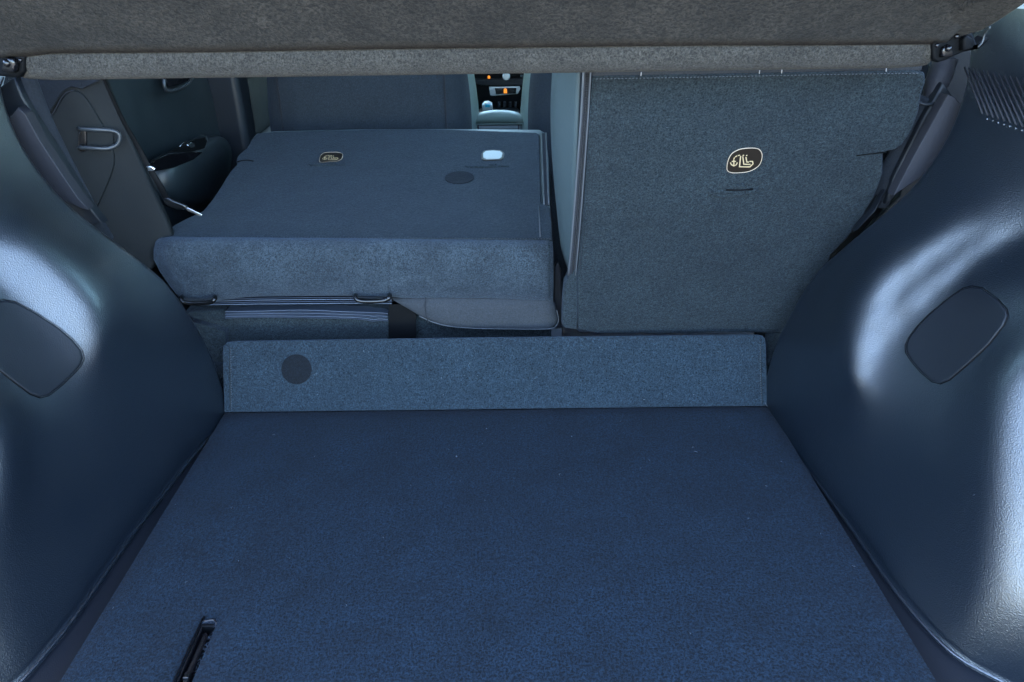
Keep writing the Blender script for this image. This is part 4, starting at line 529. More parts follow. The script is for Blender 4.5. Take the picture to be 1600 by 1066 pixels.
[69870,69783,69696,69610,69526,69444,69364,69286,69208,69132,69058,68984,68911,68838,68765,68691,68615,68539,68462,68382,68301,68216,68129,68039,67947,67851,67754,67654,67552,67447,67341,67231,67119,67005,66888,66770,66650,66528,66406,66283,66159,66035,65909,65781,65650,65511,65365,65208,65039,64857,64665,64464,64258,64051,63845,63644,63450,63266,63094,62939,62801,62683,62582,62497,62421,62348,62274,62197,62120,62048,61991,61955,61935,61927,61926,61927,61930,61932,61934,61937],
[70259,70169,70081,69993,69906,69822,69739,69658,69578,69498,69420,69342,69265,69189,69112,69034,68955,68875,68794,68711,68627,68540,68451,68360,68266,68170,68072,67972,67870,67766,67660,67552,67442,67330,67215,67099,66981,66862,66741,66620,66497,66373,66247,66117,65982,65841,65692,65535,65368,65193,65011,64825,64638,64451,64268,64089,63917,63753,63598,63453,63320,63200,63093,62997,62909,62826,62743,62661,62580,62507,62450,62413,62394,62387,62386,62387,62390,62392,62395,62397],
[70608,70516,70426,70336,70248,70161,70076,69992,69909,69827,69745,69664,69584,69504,69423,69342,69260,69177,69093,69007,68920,68832,68742,68649,68554,68458,68359,68259,68157,68053,67948,67841,67733,67622,67510,67396,67280,67163,67044,66924,66802,66678,66551,66420,66284,66143,65995,65839,65678,65511,65340,65168,64996,64826,64660,64498,64342,64192,64049,63913,63785,63665,63554,63452,63356,63265,63177,63090,63007,62933,62875,62839,62820,62813,62812,62814,62817,62819,62821,62823],
[70919,70826,70734,70643,70553,70464,70376,70290,70205,70120,70036,69952,69868,69785,69701,69617,69533,69447,69360,69272,69183,69093,69001,68907,68812,68715,68616,68516,68414,68311,68206,68100,67993,67884,67773,67661,67547,67432,67315,67196,67075,66951,66824,66694,66558,66418,66272,66122,65967,65808,65648,65488,65329,65172,65019,64871,64726,64587,64452,64323,64199,64081,63969,63863,63763,63667,63574,63484,63400,63325,63267,63231,63213,63207,63206,63208,63210,63213,63215,63217],
[71194,71100,71007,70914,70823,70732,70642,70554,70466,70379,70293,70206,70120,70034,69947,69861,69774,69686,69596,69506,69415,69323,69230,69136,69040,68943,68844,68743,68641,68538,68434,68329,68223,68115,68006,67896,67784,67670,67555,67437,67317,67195,67069,66939,66805,66668,66526,66381,66233,66083,65932,65783,65635,65489,65346,65207,65072,64940,64812,64688,64567,64451,64339,64232,64129,64031,63936,63845,63760,63685,63627,63592,63574,63567,63567,63569,63572,63574,63576,63577],
[71435,71340,71246,71152,71059,70967,70875,70785,70695,70606,70517,70429,70340,70251,70163,70074,69984,69894,69803,69712,69619,69525,69431,69336,69239,69142,69043,68942,68841,68738,68635,68530,68425,68318,68210,68101,67991,67879,67765,67649,67530,67409,67285,67157,67026,66892,66755,66616,66475,66333,66191,66050,65911,65774,65640,65509,65380,65254,65131,65011,64894,64779,64668,64561,64457,64357,64262,64171,64086,64012,63955,63919,63902,63896,63895,63897,63900,63902,63904,63906],
[71643,71548,71452,71357,71263,71170,71077,70984,70893,70801,70711,70620,70530,70439,70348,70257,70166,70074,69982,69888,69794,69699,69604,69508,69411,69313,69214,69114,69013,68910,68807,68703,68598,68493,68386,68278,68169,68059,67946,67832,67715,67596,67474,67349,67222,67092,66960,66826,66692,66557,66423,66289,66158,66028,65900,65775,65652,65531,65412,65295,65181,65068,64958,64851,64747,64647,64552,64461,64377,64304,64248,64213,64196,64190,64189,64191,64194,64196,64198,64200],
[71820,71724,71627,71531,71436,71342,71247,71153,71060,70967,70874,70782,70690,70598,70505,70412,70319,70226,70132,70037,69942,69846,69750,69653,69555,69457,69358,69258,69157,69055,68953,68849,68745,68640,68534,68428,68320,68211,68100,67987,67872,67755,67636,67514,67391,67265,67138,67010,66882,66753,66626,66499,66373,66249,66127,66007,65888,65771,65656,65542,65429,65318,65209,65103,64999,64900,64804,64714,64632,64560,64504,64470,64453,64447,64447,64448,64451,64453,64455,64457],
[71966,71869,71772,71675,71579,71483,71388,71293,71198,71104,71009,70916,70822,70728,70634,70540,70445,70350,70255,70160,70064,69967,69870,69772,69674,69575,69476,69376,69276,69174,69072,68969,68865,68761,68656,68550,68443,68336,68226,68115,68003,67888,67772,67653,67534,67412,67290,67167,67044,66921,66799,66678,66557,66438,66321,66204,66089,65975,65863,65751,65640,65531,65424,65318,65215,65115,65020,64930,64848,64776,64722,64688,64671,64664,64664,64665,64668,64670,64672,64674],
[72084,71986,71888,71791,71694,71597,71501,71405,71309,71213,71117,71022,70927,70832,70737,70641,70545,70449,70353,70257,70160,70063,69965,69867,69768,69669,69570,69470,69369,69268,69166,69064,68960,68857,68752,68647,68542,68435,68327,68218,68107,67995,67882,67767,67651,67534,67416,67297,67179,67061,66944,66827,66711,66596,66482,66369,66257,66145,66035,65925,65816,65708,65601,65496,65393,65293,65198,65107,65025,64954,64899,64865,64847,64840,64839,64841,64843,64845,64847,64849],
[72175,72077,71979,71881,71783,71686,71588,71491,71395,71298,71201,71105,71008,70912,70816,70719,70623,70526,70429,70332,70234,70136,70038,69939,69840,69741,69641,69541,69441,69340,69238,69136,69034,68930,68827,68722,68617,68512,68405,68298,68189,68080,67969,67857,67744,67631,67517,67402,67288,67174,67061,66948,66835,66724,66613,66502,66392,66283,66175,66066,65959,65852,65746,65641,65538,65438,65341,65250,65166,65094,65038,65003,64984,64977,64975,64977,64979,64981,64983,64985],
[72245,72146,72048,71949,71851,71753,71655,71557,71460,71362,71265,71167,71070,70973,70876,70778,70681,70583,70485,70388,70289,70191,70092,69993,69894,69794,69694,69594,69494,69393,69292,69191,69089,68986,68883,68779,68675,68570,68465,68359,68252,68144,68036,67927,67817,67707,67596,67485,67374,67264,67154,67044,66934,66825,66717,66609,66501,66393,66286,66179,66073,65966,65861,65756,65653,65552,65454,65362,65277,65203,65145,65108,65088,65080,65077,65078,65080,65083,65085,65087],
[72299,72200,72101,72002,71903,71804,71706,71607,71509,71411,71313,71215,71117,71019,70921,70823,70725,70627,70528,70430,70331,70232,70133,70034,69934,69834,69734,69634,69534,69433,69333,69232,69130,69028,68925,68822,68718,68614,68510,68405,68300,68194,68088,67981,67873,67766,67658,67550,67442,67335,67227,67120,67013,66906,66799,66693,66587,66481,66375,66269,66163,66057,65952,65847,65743,65642,65543,65449,65362,65287,65227,65188,65166,65156,65153,65154,65155,65157,65159,65161],
[72340,72241,72142,72042,71943,71844,71745,71646,71548,71449,71350,71252,71153,71054,70956,70857,70759,70660,70561,70462,70363,70264,70165,70065,69966,69866,69765,69665,69565,69465,69364,69263,69162,69060,68958,68856,68753,68650,68546,68442,68338,68233,68128,68023,67918,67813,67707,67602,67497,67391,67286,67180,67075,66970,66865,66760,66655,66550,66445,66340,66235,66129,66024,65919,65815,65713,65613,65518,65430,65353,65291,65250,65226,65215,65210,65210,65211,65213,65215,65217],
[72374,72274,72175,72075,71976,71877,71777,71678,71579,71480,71381,71282,71183,71084,70985,70886,70787,70687,70588,70489,70389,70290,70191,70091,69991,69891,69791,69691,69591,69490,69390,69289,69188,69087,68985,68884,68781,68679,68576,68473,68369,68266,68162,68059,67955,67851,67748,67644,67541,67437,67333,67229,67126,67022,66918,66814,66711,66606,66502,66398,66293,66188,66082,65977,65873,65770,65670,65574,65485,65407,65344,65300,65274,65261,65255,65254,65255,65257,65258,65260],
[72403,72304,72204,72104,72005,71905,71805,71706,71606,71507,71408,71308,71209,71110,71010,70911,70811,70712,70612,70513,70413,70313,70214,70114,70014,69915,69815,69714,69614,69513,69413,69312,69211,69111,69010,68909,68807,68705,68602,68500,68397,68295,68192,68090,67987,67885,67783,67681,67578,67476,67374,67271,67169,67066,66963,66860,66757,66654,66550,66446,66341,66236,66131,66026,65922,65819,65718,65622,65533,65453,65389,65344,65316,65300,65293,65292,65292,65293,65295,65296],
[72431,72331,72232,72132,72032,71932,71832,71733,71633,71533,71433,71334,71234,71135,71035,70935,70835,70736,70636,70536,70437,70337,70237,70137,70037,69937,69838,69737,69637,69536,69436,69335,69235,69134,69034,68933,68831,68730,68628,68527,68425,68323,68221,68120,68018,67917,67815,67714,67613,67511,67410,67308,67207,67105,67003,66901,66798,66695,66592,66488,66384,66280,66175,66070,65966,65863,65762,65666,65576,65496,65431,65384,65354,65337,65329,65326,65326,65327,65329,65330],
[72459,72359,72259,72159,72059,71959,71860,71760,71660,71560,71460,71360,71260,71160,71060,70960,70860,70761,70661,70561,70461,70361,70261,70161,70061,69961,69861,69761,69661,69560,69460,69360,69259,69159,69058,68957,68856,68756,68655,68554,68453,68352,68251,68150,68049,67948,67848,67747,67646,67546,67445,67344,67243,67142,67041,66939,66837,66735,66632,66529,66425,66320,66216,66111,66007,65904,65804,65707,65618,65538,65472,65424,65393,65374,65364,65360,65360,65361,65362,65364],
[72488,72388,72288,72188,72088,71988,71888,71787,71687,71587,71487,71387,71287,71186,71086,70986,70886,70786,70686,70586,70486,70386,70286,70186,70086,69986,69886,69786,69686,69586,69486,69385,69285,69184,69083,68983,68882,68782,68682,68582,68482,68382,68281,68181,68081,67980,67880,67780,67680,67580,67480,67380,67280,67179,67079,66977,66876,66774,66671,66568,66465,66360,66256,66152,66048,65945,65845,65749,65659,65579,65513,65464,65431,65411,65400,65395,65395,65395,65397,65399]]}
RNY, RNZ = 80, 65
def smooth_relief(R):
    G = [[v*1e-5 for v in r] for r in R]
    for _ in range(1):
        N = [r[:] for r in G]
        for j in range(1, RNZ-1):
            for i in range(1, RNY-1):
                N[j][i] = G[j][i]*.5 + (G[j-1][i]+G[j+1][i]+G[j][i-1]+G[j][i+1])*.125
        G = N
    return [v for r in G for v in r]
RG = {k: smooth_relief(t) for k, t in RELIEF.items()}
def side_x(s, Y, z):
    """distance of the trim surface from the middle of the car at a station Y and height z"""
    G = RG[s]; u = min(max((Y-.30)/.01, 0), RNY-1.0001); v = min(max(z/.01, 0), RNZ-1.0001)
    i, j = int(u), int(v); fu, fv = u-i, v-j
    def cr(a, b, c, d, t): return .5*(2*b+(c-a)*t+(2*a-5*b+4*c-d)*t*t+(3*b-a-3*c+d)*t*t*t)
    col_ = []
    for q in (-1, 0, 1, 2):
        jj = min(max(j+q, 0), RNZ-1)*RNY
        col_.append(cr(G[jj+max(i-1, 0)], G[jj+i], G[jj+min(i+1, RNY-1)], G[jj+min(i+2, RNY-1)], fu))
    return cr(*col_, fv)
# END RELIEF
def side_hit(s, px, py):
    d = ray(px, py); t = .3
    while t < 2:
        p = CP+d*t
        if s*(p.x-CX) > side_x(s, p.y, p.z): break
        t += .004
    for _ in range(12):
        p = CP+d*t; t -= (s*(p.x-CX)-side_x(s, p.y, p.z))/abs(d.x)*.6
    return CP+d*t
def make_trim(s):
    lab = ('black grained plastic side trim moulded over the wheel arch on the right of the boot' if s > 0 else
           'black grained plastic side trim moulded over the wheel arch on the left of the boot')
    T = thing('side_trim', lab, 'boot trim', (CX+s*.55, .8, 0), 'moulded boot side trims')
    def P(Y, z, off=0):
        e = .002; x = side_x(s, Y, z)
        if off:
            dy = (side_x(s, Y+e, z)-side_x(s, Y-e, z))/(2*e); dz = (side_x(s, Y, z+e)-side_x(s, Y, z-e))/(2*e)
            n = Vector((-1, dy, dz)).normalized()*off
            return Vector((CX+s*(x+n.x), Y+n.y, z+n.z))
        return Vector((CX+s*x, Y, z))
    NZ, NY = 150, 170
    rows = []
    for j in range(NZ+1):
        z = -.004 + .64*j/NZ; yc = lerpt(YCUT, z); row = []
        for i in range(NY+1):
            row.append(P(.30 + (yc-.30)*i/NY, z))
        e = row[-1]
        for dx, dy in ((.002, .005), (.007, .008), (.015, .009), (.05, .009)): row.append(e+Vector((s*dx, dy, 0)))
        rows.append(row)
    # rounded toe down to the channel
    r0 = rows[0]
    toe = [[p+Vector((-s*.004, 0, -.006)) for p in r0], [p+Vector((-s*.003, 0, -.003)) for p in r0]]
    loft('arch_panel', toe+rows, M_TRIM, T)
    # channel beside the floor board
    ch = []
    for i in range(41):
        Y = .30+.78*i/40; x1 = foot(s, Y)-.002
        ch.append([Vector((CX+s*.468, Y, -.0175)), Vector((CX+s*(x1-.006) if x1-.006 > .469 else CX+s*.469, Y, -.0145)), Vector((CX+s*x1, Y, -.012)), Vector((CX+s*(x1+.02), Y, -.010))])
    loft('floor_channel', ch, M_CHAN, T)
    tube('toe_bead', [Vector((CX+s*(foot(s, .32+.74*i/60)-.0035), .32+.74*i/60, -.0075)) for i in range(61)], .0022, M_TRIM, T, seg=6)
    # access cover: rounded rectangle following the panel, with a groove round it
    pix = [(1415, 540), (1420, 528), (1432, 512), (1450, 493), (1480, 468), (1505, 451), (1518, 447.5), (1535, 450), (1560, 468), (1574, 484), (1576, 494), (1570, 508), (1545, 540), (1515, 568), (1485, 594), (1470, 600), (1457, 597), (1440, 583), (1425, 566), (1416, 552)]
    out = []
    for px, py in pix:
        p = side_hit(1, px, py)
        out.append((p.y, p.z))
    cyz = (sum(a for a, b in out)/len(out), sum(b for a, b in out)/len(out))
    n = len(out)
    def ring(k, off): return [P(cyz[0]+(y-cyz[0])*k, cyz[1]+(z-cyz[1])*k, off) for y, z in out]
    def skin(name, rings, mat, fill):
        V = [p for r in rings for p in r]; Fc = []
        for j in range(len(rings)-1):
            for i in range(n): Fc.append((j*n+i, j*n+(i+1) % n, (j+1)*n+(i+1) % n, (j+1)*n+i))
        if fill: V.append(P(cyz[0], cyz[1], fill)); Fc += [((len(rings)-1)*n+i, (len(rings)-1)*n+(i+1) % n, len(V)-1) for i in range(n)]
        return mesh(name, V, Fc, mat, T)
    def sm(k, off):
        return ring(k, off)
    cov = [sm(.985, -.001), sm(.984, .0005), sm(.978, .0013)] + [sm(k, .0014) for k in (.93, .75, .55, .35, .15)]
    skin('access_cover', cov, M_TRIM2, .0014)
    skin('cover_groove', [sm(1.012, .0002), sm(1.010, .0012), sm(1.0, .0013), sm(.998, .0002)], M_MATBLK, 0)
    return T, P
TR, PR = make_trim(1)
TL, PL = make_trim(-1)
def lint_on(P, T, n, s):
    V = []; Fc = []
    for k in range(n):
        y, z = random.uniform(.52, .95), random.uniform(.03, .45); c = P(y, z, .0004)
        nn_ = (P(y, z, .002)-P(y, z)).normalized(); t = Vector((random.uniform(-1, 1), random.uniform(-1, 1), random.uniform(-1, 1)))
        t = (t-nn_*t.dot(nn_)).normalized()*random.uniform(.0006, .0022); q = t.cross(nn_).normalized()*random.uniform(.0002, .00045); i = len(V)
        V += [c-t, c+q, c+t, c-q, c+nn_*.0004]; Fc += [(i, i+1, i+4), (i+1, i+2, i+4), (i+2, i+3, i+4), (i+3, i, i+4)]
    mesh('lint', V, Fc, M_STITCH, T, kind='stuff')
lint_on(PR, TR, 26, 1); lint_on(PL, TL, 22, -1)

# upper side mouldings: vent field with ribs
def vents(s, T, P):
    name = 'rib'
    base = None
    for k in range(28):
        # slanted ribs on the upper side wall
        y0 = 1.035 - k*.0100
        a = P(y0, .560, .0004); b = P(y0-.075, .512-(.0004*k), .0004)
        tube('rib', [a, (a+b)/2, b], .0012, M_STRIP, T, seg=6, nrm=(s, 0, 0), flat=.9)
        if s > 0 and k > 0:
            c = P(y0-.078, .508-(.0004*k), .0008)
            disc('lit_slot_dot', c, (-s, 0, .2), (0, 0, 1), .0009, .0009, .0009, M_LINT_DOT, T, seg=8, bev=0)  # pale dot standing for light on the slot bottom
vents(1, TR, PR); vents(-1, TL, PL)

# ------------------------------------------------------------------ pillar-side pieces between trims and seats
def pillar_piece(s):
    side = 'right' if s > 0 else 'left'
    T = thing('lower_pillar_trim', f'dark grey pillar trim with a padded edge between the rear seat and the {side} boot trim', 'pillar trim', (CX+s*.64, 1.05, .3), 'pillar trims beside the rear seat')
    def mx(x, y, z): return Vector((CX+s*(x-CX), y, z))
    A = lambda px, py, Y: (lambda v: mx(v.x, v.y, v.z))(at(px, py, Y=Y))
    # backing wall
    back = [A(1405, 305, 1.12), A(1350, 365, 1.13), A(1330, 400, 1.14), A(1460, 410, 1.12), A(1560, 120, 1.12), A(1560, 40, 1.13), A(1440, 40, 1.16), A(1460, 130, 1.14), A(1420, 220, 1.14)]
    slab('pillar_shell', back, (0, .012, 0), M_TRIM2, T, bevel=.004)
    slab('rear_lining', [A(1180, 540, 1.30), A(1180, 300, 1.30), A(1350, 200, 1.30), A(1400, 20, 1.30), A(1600, 20, 1.30), A(1600, 300, 1.30), A(1400, 540, 1.30)], (0, .012, 0), M_PANEL, T, bevel=.004)
    # flat lighter strip
    st = [A(1481, 148, 1.035), A(1492, 152, 1.033), A(1508, 171, 1.03), A(1497, 192, 1.03), A(1474, 235, 1.025), A(1455, 262, 1.02), A(1432, 283, 1.02), A(1405, 300, 1.02), A(1396, 306, 1.02), A(1430, 240, 1.03)]
    slab('inset_strip', st, (0, .02, 0), M_STRIP, T, bevel=.0015)
    # dark wedge between strip and bolster
    wd = [A(1474, 130, 1.06), A(1490, 150, 1.06), A(1440, 240, 1.06), A(1402, 306, 1.06), A(1385, 320, 1.06), A(1395, 280, 1.06), A(1440, 190, 1.06)]
    slab('inner_flange', wd, (0, .02, 0), M_TRIM2, T, bevel=.004)
    # padded bolster: rounded column
    ax = [A(1454, 155, 1.085), A(1436, 185, 1.085), A(1415, 225, 1.085), A(1396, 262, 1.085), A(1382, 292, 1.085), A(1370, 318, 1.09)]
    tube('edge_bolster', ax, .0165, M_FABRIC, T, seg=20, smoothpath=5)
    up = [A(1478, 92, 1.095), A(1470, 115, 1.09), A(1462, 135, 1.085), A(1455, 156, 1.085)]
    tube('upper_bolster', up, [.016, .017, .0165, .0140, .013], M_STRIP, T, seg=18, smoothpath=5)
    cu = [A(1433, 158, 1.063), A(1443, 163, 1.058), A(1455, 163, 1.058), A(1466, 160, 1.063)]
    tube('bolster_rim', cu, .0022, M_TRIM2, T, seg=8, smoothpath=4)
    lo = [A(1384, 298, 1.06), A(1366, 330, 1.06), A(1340, 360, 1.06), A(1330, 365, 1.09), A(1352, 330, 1.09), A(1372, 296, 1.09)]
    slab('foot_moulding', lo, (0, .015, 0), M_TRIM2, T, bevel=.004)
    return T
pillar_piece(1)
# left pillar trim has a wide panel with a cargo loop
PT = thing('lower_pillar_trim', 'dark grey pillar trim with a padded edge and an oval moulding left of the folded seat', 'pillar trim', (-.65, 1.15, .25), 'pillar trims beside the rear seat')
BOL = Fr((-.65, 1.19, .4), (1, .35, 0), (0, .03, 1))
def mat_pts(fr_, L, off=0): return [fr_.at(x, y, off) for x, y in L]
slab('side_panel', mat_pts(BOL, [(20, 60), (150, 60), (160, 100), (166, 127), (190, 185), (215, 240), (240, 297), (262, 345), (272, 370), (262, 390), (240, 420), (180, 460), (90, 440), (30, 300), (0, 150)]), -BOL.n*.03, M_PANEL, PT, bevel=.006, segs=4)
ov = [(64, 188), (76, 186), (86, 172), (95, 155), (104, 145), (116, 141), (132, 150), (146, 170), (160, 194), (172, 218), (179, 242), (178, 262), (170, 285), (158, 312), (148, 335), (140, 350), (110, 340), (90, 290)]
slab('oval_moulding', mat_pts(BOL, [(p.x, p.y) for p in catmull([Vector((x, y, 0)) for x, y in ov], 3, True)], .004), -BOL.n*.008, M_PANEL, PT, bevel=.0035, segs=4)
tube('moulding_lip', [BOL.at(x, y, .0045) for x, y in ov[:6]], .0010, M_STRIP, PT, seg=6, smoothpath=5)
slab('cloth_header', mat_pts(BOL, [(32, 124), (34, 100), (155, 100), (160, 124), (128, 140), (112, 136), (100, 142), (90, 155), (80, 172), (72, 182), (62, 184), (50, 168), (34, 140)], .006), -BOL.n*.006, M_FABRIC, PT, bevel=.002)
tube('edge_bolster', [at(40, 118, Y=1.08), at(52, 150, Y=1.08), at(68, 190, Y=1.08), at(92, 240, Y=1.08), at(118, 290, Y=1.08), at(142, 335, Y=1.09), at(165, 375, Y=1.1)], .0125, M_FABRIC, PT, seg=18, smoothpath=5)
slab('inset_strip', [at(x, y, Y=1.03) for x, y in [(28, 168), (40, 180), (62, 220), (95, 270), (122, 310), (138, 328), (126, 326), (100, 314), (78, 300), (58, 276), (35, 245), (8, 205), (5, 195)]], (0, .02, 0), M_STRIP, PT, bevel=.0015)
slab('inner_flange', [at(x, y, Y=1.055) for x, y in [(22, 120), (34, 150), (60, 195), (100, 262), (135, 318), (160, 350), (140, 352), (100, 330), (40, 250), (-20, 150)]], (0, .02, 0), M_TRIM2, PT, bevel=.003)
# steel loop on the panel
SL = thing('cargo_loop', 'grey U shaped steel loop sticking out of the left pillar panel', 'steel loop', BOL.at(122, 218))
tube('loop', [BOL.at(124, 201, -.004), BOL.at(126, 202, .016), BOL.at(150, 203, .022), BOL.at(172, 204, .022), BOL.at(184, 208, .022), BOL.at(187, 216, .022), BOL.at(183, 226, .022), BOL.at(170, 232, .022), BOL.at(148, 232, .022), BOL.at(126, 231, .016), BOL.at(124, 232, -.004)], .0033, M_GREYM, SL, seg=10, smoothpath=4)
slab('mounting_slot', mat_pts(BOL, [(121, 210), (128, 199), (135, 199), (136, 236), (127, 239), (121, 234)], .0055), -BOL.n*.006, M_BLACK, SL, bevel=.002)
slab('backing_plate', mat_pts(BOL, [(136, 206), (176, 207), (178, 228), (136, 229)], .0052), -BOL.n*.004, M_PANEL, SL, bevel=.001)

# ------------------------------------------------------------------ parcel shelf, hinged up
SH = thing('parcel_shelf', 'brown grey felt parcel shelf tilted up across the top with a thick rounded front edge', 'parcel shelf', (CX, .93, .6))
def shelf_fn(u, v):
    X = -.585 + (.53+.585)*u
    ends = min(1, min(u, 1-u)/.03)
    # underside rising towards the rear
    Y = .925 - .30*v; z = .612 + .30*v*.80
    z += .012*sin(pi*u)*sin(pi*min(1, v*1.3))
    z += -.006*(1-ss(0, .06, u)) - .020*ss(.86, 1, u)*(1-v)*0
    return Vector((X, Y, z + .0015*noise.noise(Vector((X*5, Y*8, 0)))))
grid('underside_panel', shelf_fn, 60, 24, M_SHELF, SH, thick=-.014)
# front roll: section swept across
rows = []
for i in range(61):
    u = i/60; ctr_l = at(40, 96, Y=.938); ctr_r = at(1458, 76, Y=.938)
    X = -.575+(.522+.575)*u; c = ctr_l.lerp(ctr_r, (X-ctr_l.x)/(ctr_r.x-ctr_l.x)); rr = .0218*(1-.12*ss(.97, 1, u)-.12*(1-ss(0, .03, u)))
    rr *= 1+.01*noise.noise(Vector((X*7, 0, 3)))
    rows.append([Vector((X, c.y+cos(2*pi*k/28)*rr*.95, c.z+sin(2*pi*k/28)*rr*1.0)) for k in range(28)]+[Vector((X, c.y+rr*.95, c.z))])
loft('front_roll', rows, M_ROLL, SH, cap=True)
# side flange on the right and on the left end
slab('side_flange', [at(1405, 40, Y=.905), at(1460, 62, Y=.925), at(1475, 66, Y=.93), at(1535, 50, Y=.89), at(1560, 35, Y=.87), at(1620, -5, Y=.82), at(1700, -80, Y=.74), at(1610, -90, Y=.74), at(1545, -8, Y=.82), at(1500, 16, Y=.86), at(1450, 30, Y=.89)], (0, .004, .012), M_SHELF, SH, bevel=.004)
slab('side_flange', [at(45, 76, Y=.92), at(20, 66, Y=.915), at(-60, 40, Y=.86), at(-60, -60, Y=.80), at(60, 20, Y=.88)], (0, .004, .012), M_SHELF, SH, bevel=.004)
def bracket(s):
    side = 'right' if s > 0 else 'left'
    o = thing('shelf_bracket', f'black plastic pivot bracket at the {side} end of the parcel shelf edge', 'bracket', at(1485, 75, Y=.93) if s > 0 else at(15, 100, Y=.93), 'parcel shelf brackets')
    Y = .915
    q = (lambda x, y, Y=Y: at(x, y, Y=Y))
    if s > 0:
        slab('plate', [q(1457, 72), (q(1462, 60)), q(1480, 52), q(1500, 48), q(1520, 52), q(1528, 70), q(1540, 58), q(1548, 62), q(1530, 77), q(1505, 82), q(1480, 94), q(1466, 98), q(1458, 92)], (0, .02, .0), M_MATBLK, o, bevel=.003)
        slab('moulded_step', [q(1472, 90, .908), q(1474, 76, .908), q(1484, 70, .908), q(1490, 76, .908), q(1491, 88, .908)], (0, .01, 0), M_BLACK, o, bevel=.003)
        slab('moulded_rib', [q(1505, 80, .905), q(1506, 62, .905), q(1512, 55, .905), q(1520, 60, .905), q(1522, 76, .905)], (0, .012, 0), M_MATBLK, o, bevel=.003)
        L = [(1464, 71, 3.4), (1482, 76, 5), (1495, 57, 3.8)]
        tube('chrome_edge', [q(1528, 74, .90), q(1535, 66, .90), q(1539, 52, .90), q(1546, 43, .89)], .0012, M_GREYM, o, seg=6, smoothpath=4)
    else:
        slab('plate', [q(-20, 118), q(-20, 72), q(0, 64), q(24, 68), q(38, 80), q(38, 112), q(28, 122)], (0, .02, 0), M_MATBLK, o, bevel=.004)
        slab('moulded_step', [q(0, 113, .905), q(2, 96, .905), q(10, 90, .905), q(20, 92, .905), q(24, 102, .905), q(22, 114, .905)], (0, .012, 0), M_BLACK, o, bevel=.004)
        L = [(11, 99, 6), (32, 94, 3)]
    for x, y, rp in L:
        c = q(x, y, .906); rr = rp*.86/F
        bm = bmesh.new(); bmesh.ops.create_uvsphere(bm, u_segments=14, v_segments=8, radius=rr); bmesh.ops.translate(bm, verts=bm.verts, vec=c)
        bmobj('stud', bm, M_BLACK, o, wn=False)
bracket(1); bracket(-1)

# ------------------------------------------------------------------ upright part of the rear seat (right)
RS = thing('upright_seatback', 'upright right section of the rear seat, carpeted back with one brown tag', 'seatback', (.33, 1.15, .05), 'split rear seatbacks')
RF = Fr((0, 1.15, .108), (1, .01, 0), (0, -.15, .455))
car = [(925, 121), (1100, 118), (1300, 114), (1436, 112), (1446, 117), (1447, 128), (1440, 150), (1436, 175), (1428, 197), (1420, 213), (1411, 226), (1399, 235), (1386, 237.5), (1380.5, 241), (1380.5, 256), (1380, 272), (1374, 290), (1366, 310), (1352, 332), (1345, 345), (1325, 372), (1298, 400), (1290, 440), (1270, 500), (1262, 521), (1100, 521), (990, 522), (930, 521), (903, 515), (903, 500), (902, 440), (903, 420), (912, 300), (918, 200)]
carpet_panel = slab('carpet_panel', mat_pts(RF, car, .004), -RF.n*.012, M_SEATC, RS, bevel=.004, segs=3)
# seat cushion core behind the carpet, a little wider at the left where it shows
core = [(905, 116), (906, 70), (930, 60), (1425, 50), (1430, 60), (1428, 140), (1418, 190), (1392, 225), (1368, 240), (1362, 275), (1325, 345), (1280, 390), (1262, 430), (1250, 520), (905, 521), (893, 510), (893, 430), (897, 350), (902, 230)]
slab('cushion_core', mat_pts(RF, core, -.003), -RF.n*.10, M_FABRIC, RS, bevel=.006, segs=4)
# side bolster, bulging to the left
def bol(u, v):
    py = 90+(432-90)*v
    a = RF.at(905-12*v, py, -.004)
    ang = u*pi*.62; k = .012+.016*sin(pi*min(1, v*.9+.1)); dep = .13*u
    return a + Vector((-k*sin(min(pi/2, ang*1.2)), 0, 0)) - RF.n*dep + Vector((.0, 0, 0))
grid('side_bolster', bol, 14, 30, M_LEATH, RS, thick=.004)
# zip edging: tape with piping both sides and teeth
def strip(name, L, w_px, fr_, off, mat, parent, thick=.002):
    a = [(x-w_px/2, y) for x, y in L]; b = [(x+w_px/2, y) for x, y in L]
    return slab(name, mat_pts(fr_, a+b[::-1], off), -fr_.n*thick, mat, parent, bevel=.0006, segs=1)
zl = [(918, 110), (914, 180), (909, 250), (903, 330), (898, 390), (894, 430)]
strip('zip_tape', zl, 12, RF, .003, M_ZIP, RS)
zp = [(x-6, y) for x, y in zl]; zq = [(x+5, y) for x, y in zl]
tube('piping', [RF.at(x, y, .003) for x, y in zp], .0016, M_PIPE, RS, seg=7, smoothpath=3)
tube('piping', [RF.at(x, y, .004) for x, y in zq], .0012, M_PIPE, RS, seg=7, smoothpath=3)
dashes('zip_teeth', [RF.at(x, y, .0036) for x, y in zl], 150, .0018, .0018, M_STEEL, RS)
# small carpet flap at the lower left
slab('lower_flap', mat_pts(RF, [(903, 421), (897, 423), (889, 432), (882, 446), (879, 470), (878, 509), (884, 514), (901, 516), (903, 500)], .005), -RF.n*.02, M_SEATC, RS, bevel=.004)
